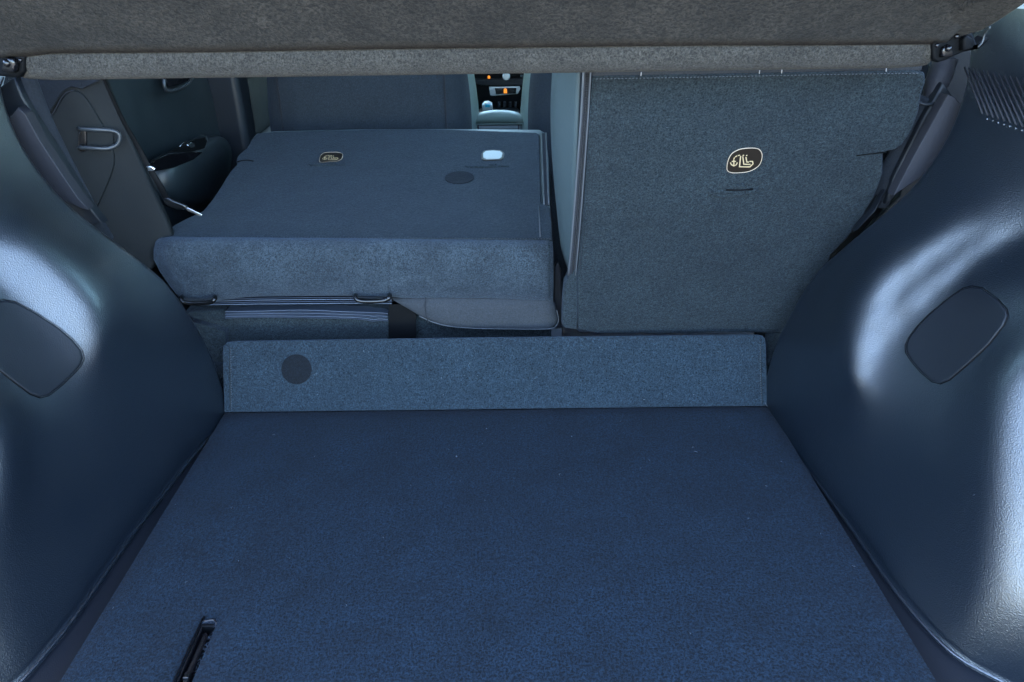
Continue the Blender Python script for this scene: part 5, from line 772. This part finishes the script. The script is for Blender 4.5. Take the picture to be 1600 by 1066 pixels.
# top cloth band under the shelf with stitches
slab('top_band', mat_pts(RF, [(925, 119.5), (925, 80), (1440, 68), (1447, 90), (1440, 110.5), (1300, 112.5), (1100, 116.5)], .000), -RF.n*.01, M_GREYFAB, RS, bevel=.002)
for x, y in ((1002, 118), (1187, 115), (1222, 113), (1385, 112)):
    tube('stitch', [RF.at(x, y-5, .001), RF.at(x-1, y+3, .0015)], .0007, M_PALE, RS, seg=5)
ribbon_seam([(926, 126), (921, 200), (915, 300), (907, 420)], RF, .0009, M_SEATC, RS, off=.0045)
tube('slit', [RF.at(x, y, .0042) for x, y in [(1338, 243.5), (1352, 241.5), (1366, 240), (1381, 238.5)]], .0010, M_MATBLK, RS, seg=6)
dashes('top_stitch_line', [RF.at(x, y, .0046) for x, y in [(930, 123.5), (1100, 120.5), (1300, 116.5), (1436, 114.5)]], 90, .0026, .0006, M_STITCH, RS)
tube('lower_crease', [RF.at(x, y, .0036) for x, y in [(930, 520), (960, 516), (990, 517.5), (1100, 516), (1215, 516)]], .0012, M_SEATC, RS, seg=6, smoothpath=4)
def puckers(fr_, cx, cy, sc, parent, ysq=1.0):
    for L in ([(-48, 10), (-38, 6), (-20, 6.5), (0, 6), (18, 5), (26, 2)], [(-50, 2), (-44, 6), (-32, 12), (-10, 10), (6, 8)], [(-8, -4), (-2, -3), (4, -6)]):
        tube('pucker', [fr_.at(cx+x*sc, cy+y*sc*ysq, (.0042 if ysq == 1 else .0004)) for x, y in L], (.0032 if ysq == 1 else .0016), M_SEATC, parent, seg=6, smoothpath=4)
    tube('slit', [fr_.at(cx+x*sc, cy+y*sc*ysq, (.0044 if ysq == 1 else .0004)) for x, y in [(-24, 3), (-10, 3.4), (6, 3.0), (18, 1.5)]], (.0016 if ysq == 1 else .0007), M_MATBLK, parent, seg=6)
puckers(RF, 1158, 294, 1, RS)
# printed tag: anchor and child seat symbol
def ribbon(name, fr_, polys, wd, off, mat, parent, th=.0004):
    V = []; Fc = []
    for L in polys:
        P = [fr_[0] + fr_[1]*x + fr_[2]*y + fr_[3]*off for x, y in L]
        for a, b in zip(P, P[1:]):
            t = (b-a); ln = t.length
            if ln < 1e-7: continue
            t /= ln; s_ = fr_[3].cross(t)*wd/2; e = t*wd*.35; k = len(V)
            for q in (a-e-s_, b+e-s_, b+e+s_, a-e+s_): V.append(q)
            for q in (a-e-s_, b+e-s_, b+e+s_, a-e+s_): V.append(q-fr_[3]*th)
            Fc += [(k, k+1, k+2, k+3)]+[(k+i, k+4+i, k+4+(i+1) % 4, k+(i+1) % 4) for i in range(4)]
    return mesh(name, V, Fc, mat, parent, smooth=False)
def anchor_tag(fr_, outline, glyph_c, gx, gy, parent, off):
    outline = [(p.x, p.y) for p in catmull([Vector((x, y, 0)) for x, y in outline], 3, True)]
    t = slab('anchor_tag', mat_pts(fr_, outline, off+.0012), -fr_.n*.003, M_TAGBG, parent, bevel=.0006, segs=2)
    tube('tag_rim', mat_pts(fr_, outline, off+.0008), .0006, M_RIM, t, seg=6, closed=True)
    # glyph axes in pixels, laid on the tag's plane
    o = fr_.at(glyph_c[0], glyph_c[1], off+.0016)
    ex = fr_.at(glyph_c[0]+gx, glyph_c[1], off+.0016)-o; ey = fr_.at(glyph_c[0], glyph_c[1]-gy, off+.0016)-o
    fr4 = (o, ex, ey, fr_.n)
    anch = [[(-.70, .10), (-.70, -.60)], [(-.98, -.26), (-.90, -.50), (-.70, -.66), (-.50, -.50), (-.42, -.26)], [(-.84, -.08), (-.56, -.08)]]
    teth = [[(-.69, .24), (-.65, .38)], [(-.57, .50), (-.46, .60)], [(-.34, .66), (-.22, .70)]]
    seat = [[(-.14, .56), (-.24, -.76), (.62, -.78), (.88, -.40), (.84, -.08), (.62, -.08)],
            [(.04, .50), (.12, -.44), (.64, -.46)], [(.30, .44), (.36, -.16), (.50, -.16)], [(.33, .66), (.38, .66)], [(.06, .64), (.10, .70)]]
    ribbon('anchor_print', fr4, anch+teth, ex.length*.080, 0, M_CREAM, t)
    ribbon('child_seat_print', fr4, seat, ex.length*.085, 0, M_CREAM, t)
    return t
anchor_tag(RF, [(1136, 260), (1138, 250), (1143, 241), (1150, 236), (1160, 232.5), (1175, 231.5), (1185, 233), (1190, 239), (1190.5, 247), (1187, 257), (1179, 264), (1168, 268.5), (1155, 270), (1144, 270), (1137, 267)], (1160, 251.5), 19, 12.5, RS, .004)
V = []; Fc = []
for k in range(25): fibre(RF.at(random.uniform(930, 1250), random.uniform(130, 505), .0045), RF.n, random.uniform(.0012, .004), random.uniform(.0002, .0004))
mesh('lint', V, Fc, M_STITCH, RS, kind='stuff')

# ------------------------------------------------------------------ folded section of the rear seat (left)
FS = thing('folded_seatback', 'wide left section of the rear seat folded flat, two tags and a round patch', 'seatback', (-.25, 1.2, .1), 'split rear seatbacks')
FF = Fr((0, 1.19, .27), (1, .012, 0), (0, .56, .073))
top = [(252, 371), (262, 358), (274, 350), (292, 341), (316, 330), (328, 316), (338, 302), (346, 290), (354, 276), (362, 265), (371, 255.5), (369, 251), (371, 244), (378, 237), (388, 229), (392, 219), (398, 211), (408, 207.5), (430, 206), (500, 204.5), (560, 203), (580, 202), (650, 201.5), (700, 202.5), (780, 205), (838, 207), (843, 210), (844, 240), (845, 290), (846, 318), (853, 319), (860, 325), (862, 345), (863, 373), (700, 372), (500, 371), (350, 370)]
tp = slab('carpet_panel', mat_pts(FF, top, 0), -FF.n*.012, M_SEATC, FS, bevel=.003)
und = [(262, 368), (320, 332), (372, 262), (376, 240), (398, 207), (430, 203), (560, 200), (700, 199.5), (845, 201), (853, 205), (857, 240), (859, 300), (863, 368)]
slab('cushion_core', mat_pts(FF, und, -.006), -FF.n*.11, M_LEATH, FS, bevel=.012, segs=5)  # paler hide than the upright core, so the far edge looks top-lit
zr = [(849.5, 208), (851, 250), (853, 300), (854, 320)]
strip('zip_tape', zr, 7, FF, -.002, M_ZIP, FS)
tube('piping', [FF.at(x-3.5, y, 0) for x, y in zr], .0016, M_PIPE, FS, seg=7)
tube('piping', [FF.at(x+3.5, y, -.002) for x, y in zr], .0016, M_PIPE, FS, seg=7)
ribbon_seam([(842, 322), (843, 345), (844, 370)], FF, .001, M_STITCH, FS)
tube('wing_slit', [FF.at(x, y, .0005) for x, y in [(371, 253), (379, 251), (388, 250.5), (396, 252)]], .0016, M_MATBLK, FS, seg=6)
# hinge cover: carpet rolling over the near edge and down
rows = []
prof = [(369.5, None, 0), (372.5, 1.186, 0), (378, 1.177, 2), (390, 1.168, 5), (405, 1.163, 7), (425, 1.162, 7), (445, 1.164, 5), (458, 1.168, 3), (466, 1.173, 1), (470, 1.180, 0), (470.5, 1.20, 0), (465, 1.25, 0)]
for py, Y, k in prof:
    row = []
    xl = lerpt([(369, 250), (378, 243), (390, 240), (405, 240), (425, 250), (445, 264), (458, 274), (466, 282), (471, 290)], py)
    xr = lerpt([(369, 863), (400, 864.5), (440, 865), (471, 864)], py)
    for i in range(81):
        u = i/80; px = xl+(xr-xl)*u
        yy = py + (3*u if py < 375 else 0) - ((8*ss(.06, .22, u)*(1-ss(.54, .60, u))+4*ss(.54, .60, u)*(1-ss(.8, 1, u)))*ss(440, 466, py))
        e = (1-ss(0, .035, u))*.022 + ss(.985, 1, u)*.010
        if Y is None: p = FF.at(px, yy, -.001)
        else:
            bulge = .002*noise.noise(Vector((u*9, py*.02, 1)))*ss(372, 390, py)
            p = at(px, yy, Y=Y+e+bulge)
        row.append(p)
    rows.append(row)
hc = loft('hinge_cover', rows, M_COVER, FS)
tube('fold_seam', [FF.at(x, y, .0006) for x, y in [(254, 371.5), (350, 370.8), (500, 371.5), (700, 373), (862, 374)]], .0011, M_SEATC, FS, seg=6)
dashes('stitching', [FF.at(x, y, .0016) for x, y in [(262, 371), (350, 370), (500, 370.7), (700, 372.2), (862, 373.2)]], 130, .0024, .0004, M_STITCH, FS)
# patches where the anchors come out
def on_cover(px, py, off=.0015):
    u0 = 0
    Y = lerpt([(378, 1.177), (390, 1.168), (405, 1.163), (425, 1.162), (445, 1.164), (458, 1.168), (466, 1.173), (470, 1.180)], py)
    return at(px, py, Y=Y-off)
def patch(x0, x1, y0, y1):
    rows = []
    for j in range(9):
        py = y0+(y1-y0)*j/8
        rows.append([on_cover(x0+(x1-x0)*i/8, py, .0024 if 0 < i < 8 and 0 < j < 8 else -.001) for i in range(9)])
    loft('anchor_patch', rows, M_COVER, FS)
patch(549, 607, 402, 463); patch(286, 334, 405, 466)
for x_ in (548.5, 607.5, 334.5):
    tube('patch_seam', [on_cover(x_+.5*math.sin(k), 396+k*8, .0004) for k in range(9)], .0007, M_COVER, FS, seg=6, smoothpath=2)
tube('end_seam', [on_cover(858, 376+k*10, .0010) for k in range(10)], .0010, M_SEATC, FS, seg=6, smoothpath=2)
# steel anchor loops
for x0, x1, y in ((283, 336, 466), (555, 609, 463)):
    Yl = 1.144
    y += 1.5
    a = [at(x0+2, y-4, Y=1.178), at(x0, y-1, Y=Yl+.006), at(x0+3, y+4, Y=Yl), at(x0+14, y+6.5, Y=Yl), at(x1-16, y+6, Y=Yl), at(x1-5, y+4, Y=Yl), at(x1, y-1, Y=Yl+.004), at(x1-1, y-5, Y=1.178)]
    tube('lower_anchor', a, .0040, M_STEEL, FS, seg=10, smoothpath=4)
# layers of folded cloth edges under the hinge cover
for k in range(5):
    y0 = 475.0-k*2.7
    P = [at(310+k*3, y0+1.5, Y=1.190+.002*k), at(430, y0-.4*k, Y=1.190+.002*k), at(560, y0-1.0-.3*k, Y=1.190+.002*k), at(612, y0-.5, Y=1.190+.002*k)]
    L = catmull(P, 8); rows = [[p+Vector((0, 0, .0009)) for p in L], [p+Vector((0, -.0012, 0)) for p in L], [p+Vector((0, 0, -.0009)) for p in L], [p+Vector((0, .03, -.0009)) for p in L]]
    loft('cloth_layer', rows, (M_EDGE, M_EDGE2, M_EDGE, M_EDGE2, M_EDGE2)[k], FS)
# ------------------------------------------------------------------ rear seat cushion zone under the folded seat
UC = thing('rear_cushion', 'dark blue rear seat cushion with layered cloth edges showing under the folded seatback', 'seat cushion', (-.2, 1.3, 0))
def cushion(u, v):
    px = 292+(612-292)*u
    if v < .5:
        t = v/.5; return at(px, 545-48*t, Y=1.20+.004*sin(pi*t)) + Vector((0, .0, 0))
    t = (v-.5)/.5; p = at(px, 497, Y=1.20); return p + Vector((0, .26*t, .012*sin(pi*min(1, t*3)/2)))
grid('front_face', cushion, 40, 24, M_SEATC, UC, thick=-.004)
for k in range(6):
    y0 = 498.5-k*2.1; M = (M_EDGE2, M_EDGE, M_EDGE2, M_EDGE, M_EDGE2, M_EDGE)[k]; Y = 1.193+.0015*k
    xs = [(352, -1.0), (400, -3.5+k*.3), (470, -4-k*.15), (540, -4+k*.2), (570, -2.6), (582, -.5-k*.3), (594, -2), (606, -1)]
    L = catmull([at(x, y0+dy+(x-352)*.012+(6-k)*.25*((x-352)/254), Y=Y) for x, dy in xs], 5)
    rows = [[p+Vector((0, 0, .0008)) for p in L], [p+Vector((0, -.0012, 0)) for p in L], [p+Vector((0, 0, -.0008)) for p in L], [p+Vector((0, .03, -.0008)) for p in L]]
    loft('cloth_layer', rows, M, UC)
slab('side_cloth', [at(x, y, Y=1.205) for x, y in [(285, 492), (300, 488), (350, 486), (352, 500), (345, 560), (290, 540)]], (0, .05, 0), M_SEATC, UC, bevel=.006)
slab('hanging_strap', [at(x, y, Y=1.196) for x, y in [(607, 476), (650, 476), (650, 545), (607, 545)]], (0, .003, 0), M_MATBLK, UC, bevel=.001)
slab('right_face', [at(x, y, Y=1.215) for x, y in [(648, 490), (872, 490), (870, 545), (648, 545)]], (0, .12, 0), M_SEATC, UC, bevel=.008)
# soft grey cloth pocket hanging below the cover
pl_ = [(611, 468), (640, 464), (700, 463), (780, 464), (864, 467), (870, 485), (873, 500), (869, 509), (862, 513.5), (840, 514.5), (790, 514), (740, 513), (700, 509.5), (675, 503), (655, 494), (635, 482)]
pc = Vector((0, 0, 0)); PP = [at(x, y, Y=1.186) for x, y in pl_]
bm = bmesh.new(); ctr = sum(PP, Vector())/len(PP); rings = []
for k, off in ((1.0, .012), (1.0, .004), (.97, -.002), (.88, -.006), (.6, -.009), (.3, -.010)):
    rings.append([bm.verts.new(ctr+(p-ctr)*k+Vector((0, off, 0))) for p in PP])
nn = len(PP)
for a, b in zip(rings, rings[1:]):
    for i in range(nn): bm.faces.new((a[i], a[(i+1) % nn], b[(i+1) % nn], b[i]))
bm.faces.new(rings[-1])
bmobj('cloth_skirt', bm, M_GREYFAB, FS, wn=False)
tube('skirt_seam', [at(665, 465, Y=1.176), at(664, 480, Y=1.174), at(667, 495, Y=1.175), at(669, 504, Y=1.178)], .0009, M_ZIP, FS, seg=6, smoothpath=3)
tube('skirt_hem', [at(x, y, Y=1.181) for x, y in pl_[5:15]], .0009, M_PIPE, FS, seg=6, smoothpath=3)
# tags, fastener patch, puckers on the folded back
anchor_tag(FF, [(499, 252), (500, 246), (503, 241), (509, 238.5), (520, 238), (530, 238.5), (535, 241), (535, 246), (532, 250), (525, 252.5), (512, 253), (503, 254)], (516.5, 246), 13, 4.6, FS, 0)
puckers(FF, 520, 257, .75, FS, .25)
wt = [(752, 248), (752, 240), (756, 235.5), (764, 234), (774, 234), (783, 235), (788, 239), (787, 246), (783, 249.5), (770, 250), (757, 250.5)]
w_ = slab('glare_tag', mat_pts(FF, wt, .0018), -FF.n*.003, M_TAGBG, FS, bevel=.0008)
slab('glare_face', mat_pts(FF, [(755, 246), (755, 239), (759, 236), (770, 235), (781, 236), (785, 239), (784, 245), (780, 248), (770, 248.5), (760, 248.5)], .0028), -FF.n*.002, M_GLARE, w_, bevel=.0006)  # reflected glare painted as a pale face over the brown tag
puckers(FF, 772, 259, .9, FS, .3)
vc = FF.at(718, 278); va = (FF.at(741, 278)-vc).length; vb = (FF.at(718, 268.5)-vc).length
disc('fastener_patch', vc, FF.n, FF.ey, va, vb, .0014, M_HOOKTAPE, FS)
V = []; Fc = []
for k in range(22): fibre(FF.at(random.uniform(400, 840), random.uniform(212, 365), .0006), FF.n, random.uniform(.0012, .005), random.uniform(.0002, .0004))
for k in range(18): fibre(on_cover(random.uniform(260, 860), random.uniform(385, 455), .001), Vector((0, -1, 0)), random.uniform(.0012, .005), random.uniform(.0002, .0004))
mesh('lint', V, Fc, M_STITCH, FS, kind='stuff')
# latch post between the two seatbacks
LP = thing('hinge_post', 'slim dark hinge post standing in the gap between the two rear seatbacks', 'hinge', at(874, 520, Y=1.2))
slab('post', [at(x, y, Y=1.22) for x, y in [(866, 420), (872, 410), (877, 425), (879, 520), (876, 545), (864, 545), (866, 500)]], (0, .02, 0), M_STRIP, LP, bevel=.003)
slab('foot_plate', [at(x, y, Y=1.205) for x, y in [(862, 514), (878, 514), (878, 545), (862, 545)]], (0, .008, 0), M_PIPE, LP, bevel=.001)
# carpeted bulkhead behind the lip, hidden depth between seats
bk = box('heel_carpet', CX-.66, CX+.66, 1.135, 1.19, -.10, .040, M_SEATC, None, bevel=.01)
tag(bk, 'carpeted step across the car behind the folded lip, below both seatbacks', 'heel step')
slab('side_carpet', [at(1200, 524, Y=1.16), at(1255, 516, Y=1.16), at(1255, 600, Y=1.16), at(1200, 600, Y=1.16)], (0, .02, 0), M_SEATC, RS, bevel=.003)
slab('side_carpet', [at(288, 500, Y=1.18), at(352, 520, Y=1.18), at(352, 620, Y=1.18), at(300, 620, Y=1.18)], (0, .02, 0), M_SEATC, UC, bevel=.003)

# ------------------------------------------------------------------ seat belt
SB = thing('seat_belt', 'black seat belt hanging slantwise beside the left pillar panel with its metal tongue', 'seat belt', at(262, 320, Y=1.22))
L = [at(150, 90, Y=1.12), at(163, 127, Y=1.13), at(180, 165, Y=1.14), (at(196, 197, Y=1.15)), at(215, 230, Y=1.16), at(233, 264, Y=1.165), at(250, 292, Y=1.17), at(262, 316, Y=1.18)]
L = catmull(L, 5); rows = [[], [], [], []]
for i, p in enumerate(L):
    wd = .0026+.0055*ss(0, .9, i/len(L))
    d = Vector((.6, .8, 0)).normalized()
    rows[0].append(p-RT*wd*.6-FW*.000); rows[1].append(p+RT*wd*.6); rows[2].append(p+RT*wd*.6+Vector((0, .0015, 0))+d*.001); rows[3].append(p-RT*wd*.6+Vector((0, .0015, 0)))
loft('webbing', rows+[rows[0]], M_MATBLK, SB)
slab('tongue_body', [at(x, y, Y=1.175) for x, y in [(254, 311), (262, 309), (272, 314), (286, 319), (293, 325), (288, 329), (276, 328), (262, 323), (255, 317)]], (0, .006, 0), M_STEEL, SB, bevel=.003)
slab('tongue_blade', [at(x, y, Y=1.170) for x, y in [(290, 325), (294, 325), (315, 335), (316, 338), (312, 338.5), (291, 329)]], (0, .002, 0), M_METAL, SB, bevel=.0006)
slab('belt_button', [at(x, y, Y=1.155) for x, y in [(228, 260), (236, 260), (242, 264), (240, 268), (231, 268)]], (0, .004, 0), M_METAL, SB, bevel=.0015)

# ------------------------------------------------------------------ rear door
DR = thing('rear_door_panel', 'dark teal grey inner panel of the left rear door with an armrest behind the seat belt', 'door', (-.73, 1.7, -.1))
def door(u, v):
    Y = 1.30+.72*u; z = -.2+.80*v
    x = -.73 + .016*math.exp(-((z-.46)/.05)**2)*0 - .02*ss(.36, .6, z)
    x += .010*ss(.30, .22, z)
    return Vector((x, Y, z))
grid('door_card', door, 30, 30, M_DOOR, DR, thick=.01)
# armrest: bulging moulding
AR = [(236, 300), (230, 262), (245, 245), (270, 236), (300, 218), (315, 211), (328, 212), (338, 222), (341, 240), (338, 270), (330, 300), (310, 318), (280, 325), (255, 320)]
AP = [at(x, y, X=-.72) for x, y in AR]; AP = catmull(AP, 3, True); ctr = sum(AP, Vector())/len(AP)
bm = bmesh.new(); rings = []
for k, off in ((1.0, 0), (.98, .022), (.93, .036), (.85, .044), (.6, .050), (.3, .052)):
    rings.append([bm.verts.new(ctr+(p-ctr)*k+Vector((off, 0, 0))) for p in AP])
nn = len(AP)
for a, b in zip(rings, rings[1:]):
    for i in range(nn): bm.faces.new((a[i], a[(i+1) % nn], b[(i+1) % nn], b[i]))
bm.faces.new(rings[-1])
arm = bmobj('armrest', bm, M_DOOR, DR, wn=False)
slab('pull_pocket', [at(x, y, X=-.672) for x, y in [(232, 262), (240, 250), (262, 241), (290, 238), (315, 238), (300, 250), (270, 262), (240, 268)]], (.003, 0, 0), M_BLACK, arm, bevel=.001)
slab('switch_plate', [at(x, y, X=-.668) for x, y in [(262, 238), (285, 226), (304, 218), (318, 215), (322, 220), (318, 232), (300, 237)]], (.003, 0, 0), M_MATBLK, arm, bevel=.001)
slab('window_switch', [at(x, y, X=-.664) for x, y in [(290, 226), (296, 222), (302, 224), (302, 230), (295, 231)]], (.004, 0, 0), M_METAL, arm, bevel=.0012)
tube('switch_trim', [at(x, y, X=-.664) for x, y in [(281, 229), (284, 225), (291, 221)]], .0012, M_METAL, arm, seg=6)
tube('armrest_trim', [at(x, y, X=-.668) for x, y in [(313, 211), (320, 212), (324, 219), (320, 229), (306, 238)]], .0012, M_GREYM, arm, seg=6, smoothpath=4)
HD = [(256, 122), (257, 135), (262, 142), (275, 140), (292, 133), (300, 122)]
tube('door_handle', [at(x, y, X=-.70) for x, y in HD], .0038, M_GREYM, DR, seg=10, smoothpath=4)
slab('handle_recess', [at(x, y, X=-.715) for x, y in [(258, 118), (260, 135), (275, 134), (294, 126), (298, 118)]], (.003, 0, 0), M_BLACK, DR, bevel=.001)
BP = box('door_pillar', -.75, -.66, 1.93, 2.02, -.3, .95, M_TRIM2, None, bevel=.02, segs=4)
tag(BP, 'dark vertical pillar trim between the left rear door and the front seat', 'pillar trim')

# ------------------------------------------------------------------ front seats
def front_seat(x0, x1, label, first=None):
    T = thing('front_seat', label, 'car seat', ((x0+x1)/2, 2.15, -.2), 'front seats seen from behind')
    W = x1-x0; xc = (x0+x1)/2
    def fn(u, v):
        a = (u-.5)*2; z = -.20+.90*v
        wd = W/2*(1-.14*ss(.55, 1, v))
        # rear shell: flat middle, rounded bolsters turning forward
        X = xc + (wd-.03)*sin(a*pi/2)*(.96+.04*abs(a))
        d = 0 if abs(a) < .55 else ((abs(a)-.55)/.45)**2*.15
        Y = 1.95 + .02*v + d + .012*ss(.50, .56, abs(a))
        return Vector((X, Y + .04*v, z))
    grid('back_shell', fn, 48, 30, M_FSEAT, T, thick=-.02)
    for sgn in (-1, 1):
        for k in (0, .018, .028):
            P = []
            for j in range(12):
                v = .2+.7*j/11; P.append(Vector((xc+sgn*(W/2*.74-k-.03*(1-v)*0), 1.945+.06*v, -.20+.90*v)))
            tube('seam', P, .0028, M_ZIP, T, seg=6)
    # map pocket edge
    tube('pocket_hem', [Vector((xc+W*.36*(k/8-.5)*2, 1.993+.0*k, .425-.012*cos((k/8-.5)*pi))) for k in range(9)], .004, M_ZIP, T, seg=6)
    for sgn in (-1, 1):
        def bl(u, v, sgn=sgn):
            z = -.20+.86*v; wd = W/2*(1-.14*ss(.55, 1, v))
            a = u*pi
            return Vector((xc+sgn*(wd-.055+.062*sin(a)), 2.13+.06*v-.12*cos(a)*1.0+.02, z))
        grid('side_bolster', bl, 16, 24, M_ARM, T)
    box('seat_base', x0+.02, x1-.02, 2.0, 2.55, -.22, -.06, M_LEATH, T, bevel=.04, segs=4)
    return T
front_seat(-.655, -.068, 'dark grey front seat behind the folded seatback, left of the centre console')
front_seat(.065, .63, 'dark front seat right of the centre console, mostly hidden by the upright seatback')

FD = thing('front_door_panel', 'dark inner panel of the left front door glimpsed beyond the door pillar', 'door', (-.74, 2.5, -.1))
slab('door_card', [(-.74, 2.03, -.25), (-.74, 3.0, -.25), (-.74, 3.0, .48), (-.74, 2.03, .50)], (-.02, 0, 0), M_PANEL, FD, bevel=.006)
slab('armrest', [(-.735, 2.1, .10), (-.735, 2.7, .12), (-.735, 2.7, .26), (-.735, 2.1, .24)], (.06, 0, 0), M_DOOR, FD, bevel=.02)
# ------------------------------------------------------------------ centre console and dashboard
CC = thing('centre_console', 'centre console between the front seats with a pale lit rounded armrest lid', 'console', (-.005, 2.3, -.25))
box('console_body', -.085, .075, 2.18, 2.85, -.25, .215, M_TRIM2, CC, bevel=.02, segs=4)
rows = []
for j in range(13):
    v = j/12; Y = 2.12+.26*v; r = []
    for i in range(25):
        a = pi*i/24; endf = sin(pi*min(1, .18+v*.9)/1)**.5 if 0 else (1-.9*max(0, 1-v*5)**2)
        r.append(Vector((-.006-cos(a)*.078*(.94+.06*endf), Y, .284-.062*v+(sin(a)**.55)*.044*endf)))
    rows.append(r)
loft('armrest_lid', rows, M_ARM, CC, cap=True)
box('armrest_box', -.078, .066, 2.135, 2.24, .10, .284, M_LEATH, CC, bevel=.012, segs=3)
for x_ in (-.064, .052):
    tube('lid_seam', [Vector((x_, 2.131, .20)), Vector((x_, 2.131, .280))], .0018, M_ZIP, CC, seg=6)
# gear knob with bright face
GK = [at(x, y, Y=2.50) for x, y in [(754, 175), (753, 165), (757, 161), (763, 160), (769, 163), (770, 175)]]
gk = slab('selector_knob', GK, (0, .04, 0), M_SILVER, CC, bevel=.006, segs=3)
slab('knob_face', [at(x, y, Y=2.497) for x, y in [(758, 168), (758, 163), (765, 163), (766, 168)]], (0, .004, 0), M_TEALK, gk, bevel=.001)
DB = thing('dashboard', 'black dashboard with centre stack buttons, orange lights and a silver framed display', 'dashboard', (0, 3.0, 0))
box('dash_body', CX-.76, CX+.76, 2.95, 3.5, -.05, .44, M_TRIM2, DB, bevel=.04, segs=4)
q = lambda x, y, Y=2.80: at(x, y, Y=Y)
slab('stack_panel', [q(736, 60), q(838, 58), q(836, 118), q(832, 135), q(828, 150), q(832, 170), q(830, 200), q(738, 200), q(742, 150), q(738, 135)], (0, .15, 0), M_MATBLK, DB, bevel=.006)
slab('upper_ledge', [q(738, 124, 2.785), q(834, 122, 2.785), q(832, 130, 2.785), q(815, 134, 2.785), q(752, 134, 2.785), q(741, 130, 2.785)], (0, .02, 0), M_TRIM2, DB, bevel=.003)
slab('dial', [q(791+6*cos(a*pi/9), 120+6*sin(a*pi/9), 2.775) for a in range(18)], (0, .02, 0), M_SILVER, DB, bevel=.003)
slab('orange_light', [q(762, 123, 2.78), q(762, 119.5, 2.78), q(764, 118.5, 2.78), q(766, 120, 2.78), q(766, 123, 2.78)], (0, .01, 0), M_ORANGE, DB, bevel=.001)
fr_o = [q(x, y, 2.785) for x, y in [(764, 136), (812, 135), (813, 139), (809, 147), (770, 150), (766, 149), (765, 142)]]
slab('display_frame', fr_o, (0, .01, 0), M_SILVER, DB, bevel=.002)
slab('display', [q(x, y, 2.782) for x, y in [(773, 138), (807, 137.5), (806, 146.5), (775, 147.5)]], (0, .006, 0), M_BLACK, DB, bevel=.001)
slab('orange_light', [q(x, y, 2.778) for x, y in [(787, 146), (787, 140), (789.5, 137.5), (792, 140), (792.5, 146)]], (0, .006, 0), M_ORANGE, DB, bevel=.001)
for k in range(5):
    x = 778+k*8.5+(3 if k == 4 else 0)
    slab('button', [q(x, 160, 2.785), q(x+(8 if k == 4 else 4), 160, 2.785), q(x+(8 if k == 4 else 4), 169, 2.785), q(x, 169, 2.785)], (0, .02, 0), M_STRIP if k < 4 else M_BLACK, DB, bevel=.003)
for x in (815, 828):
    slab('button', [q(x-2, 121, 2.785), q(x-2, 118, 2.785), q(x+2, 118, 2.785), q(x+2, 121, 2.785)], (0, .02, 0), M_PIPE, DB, bevel=.001)
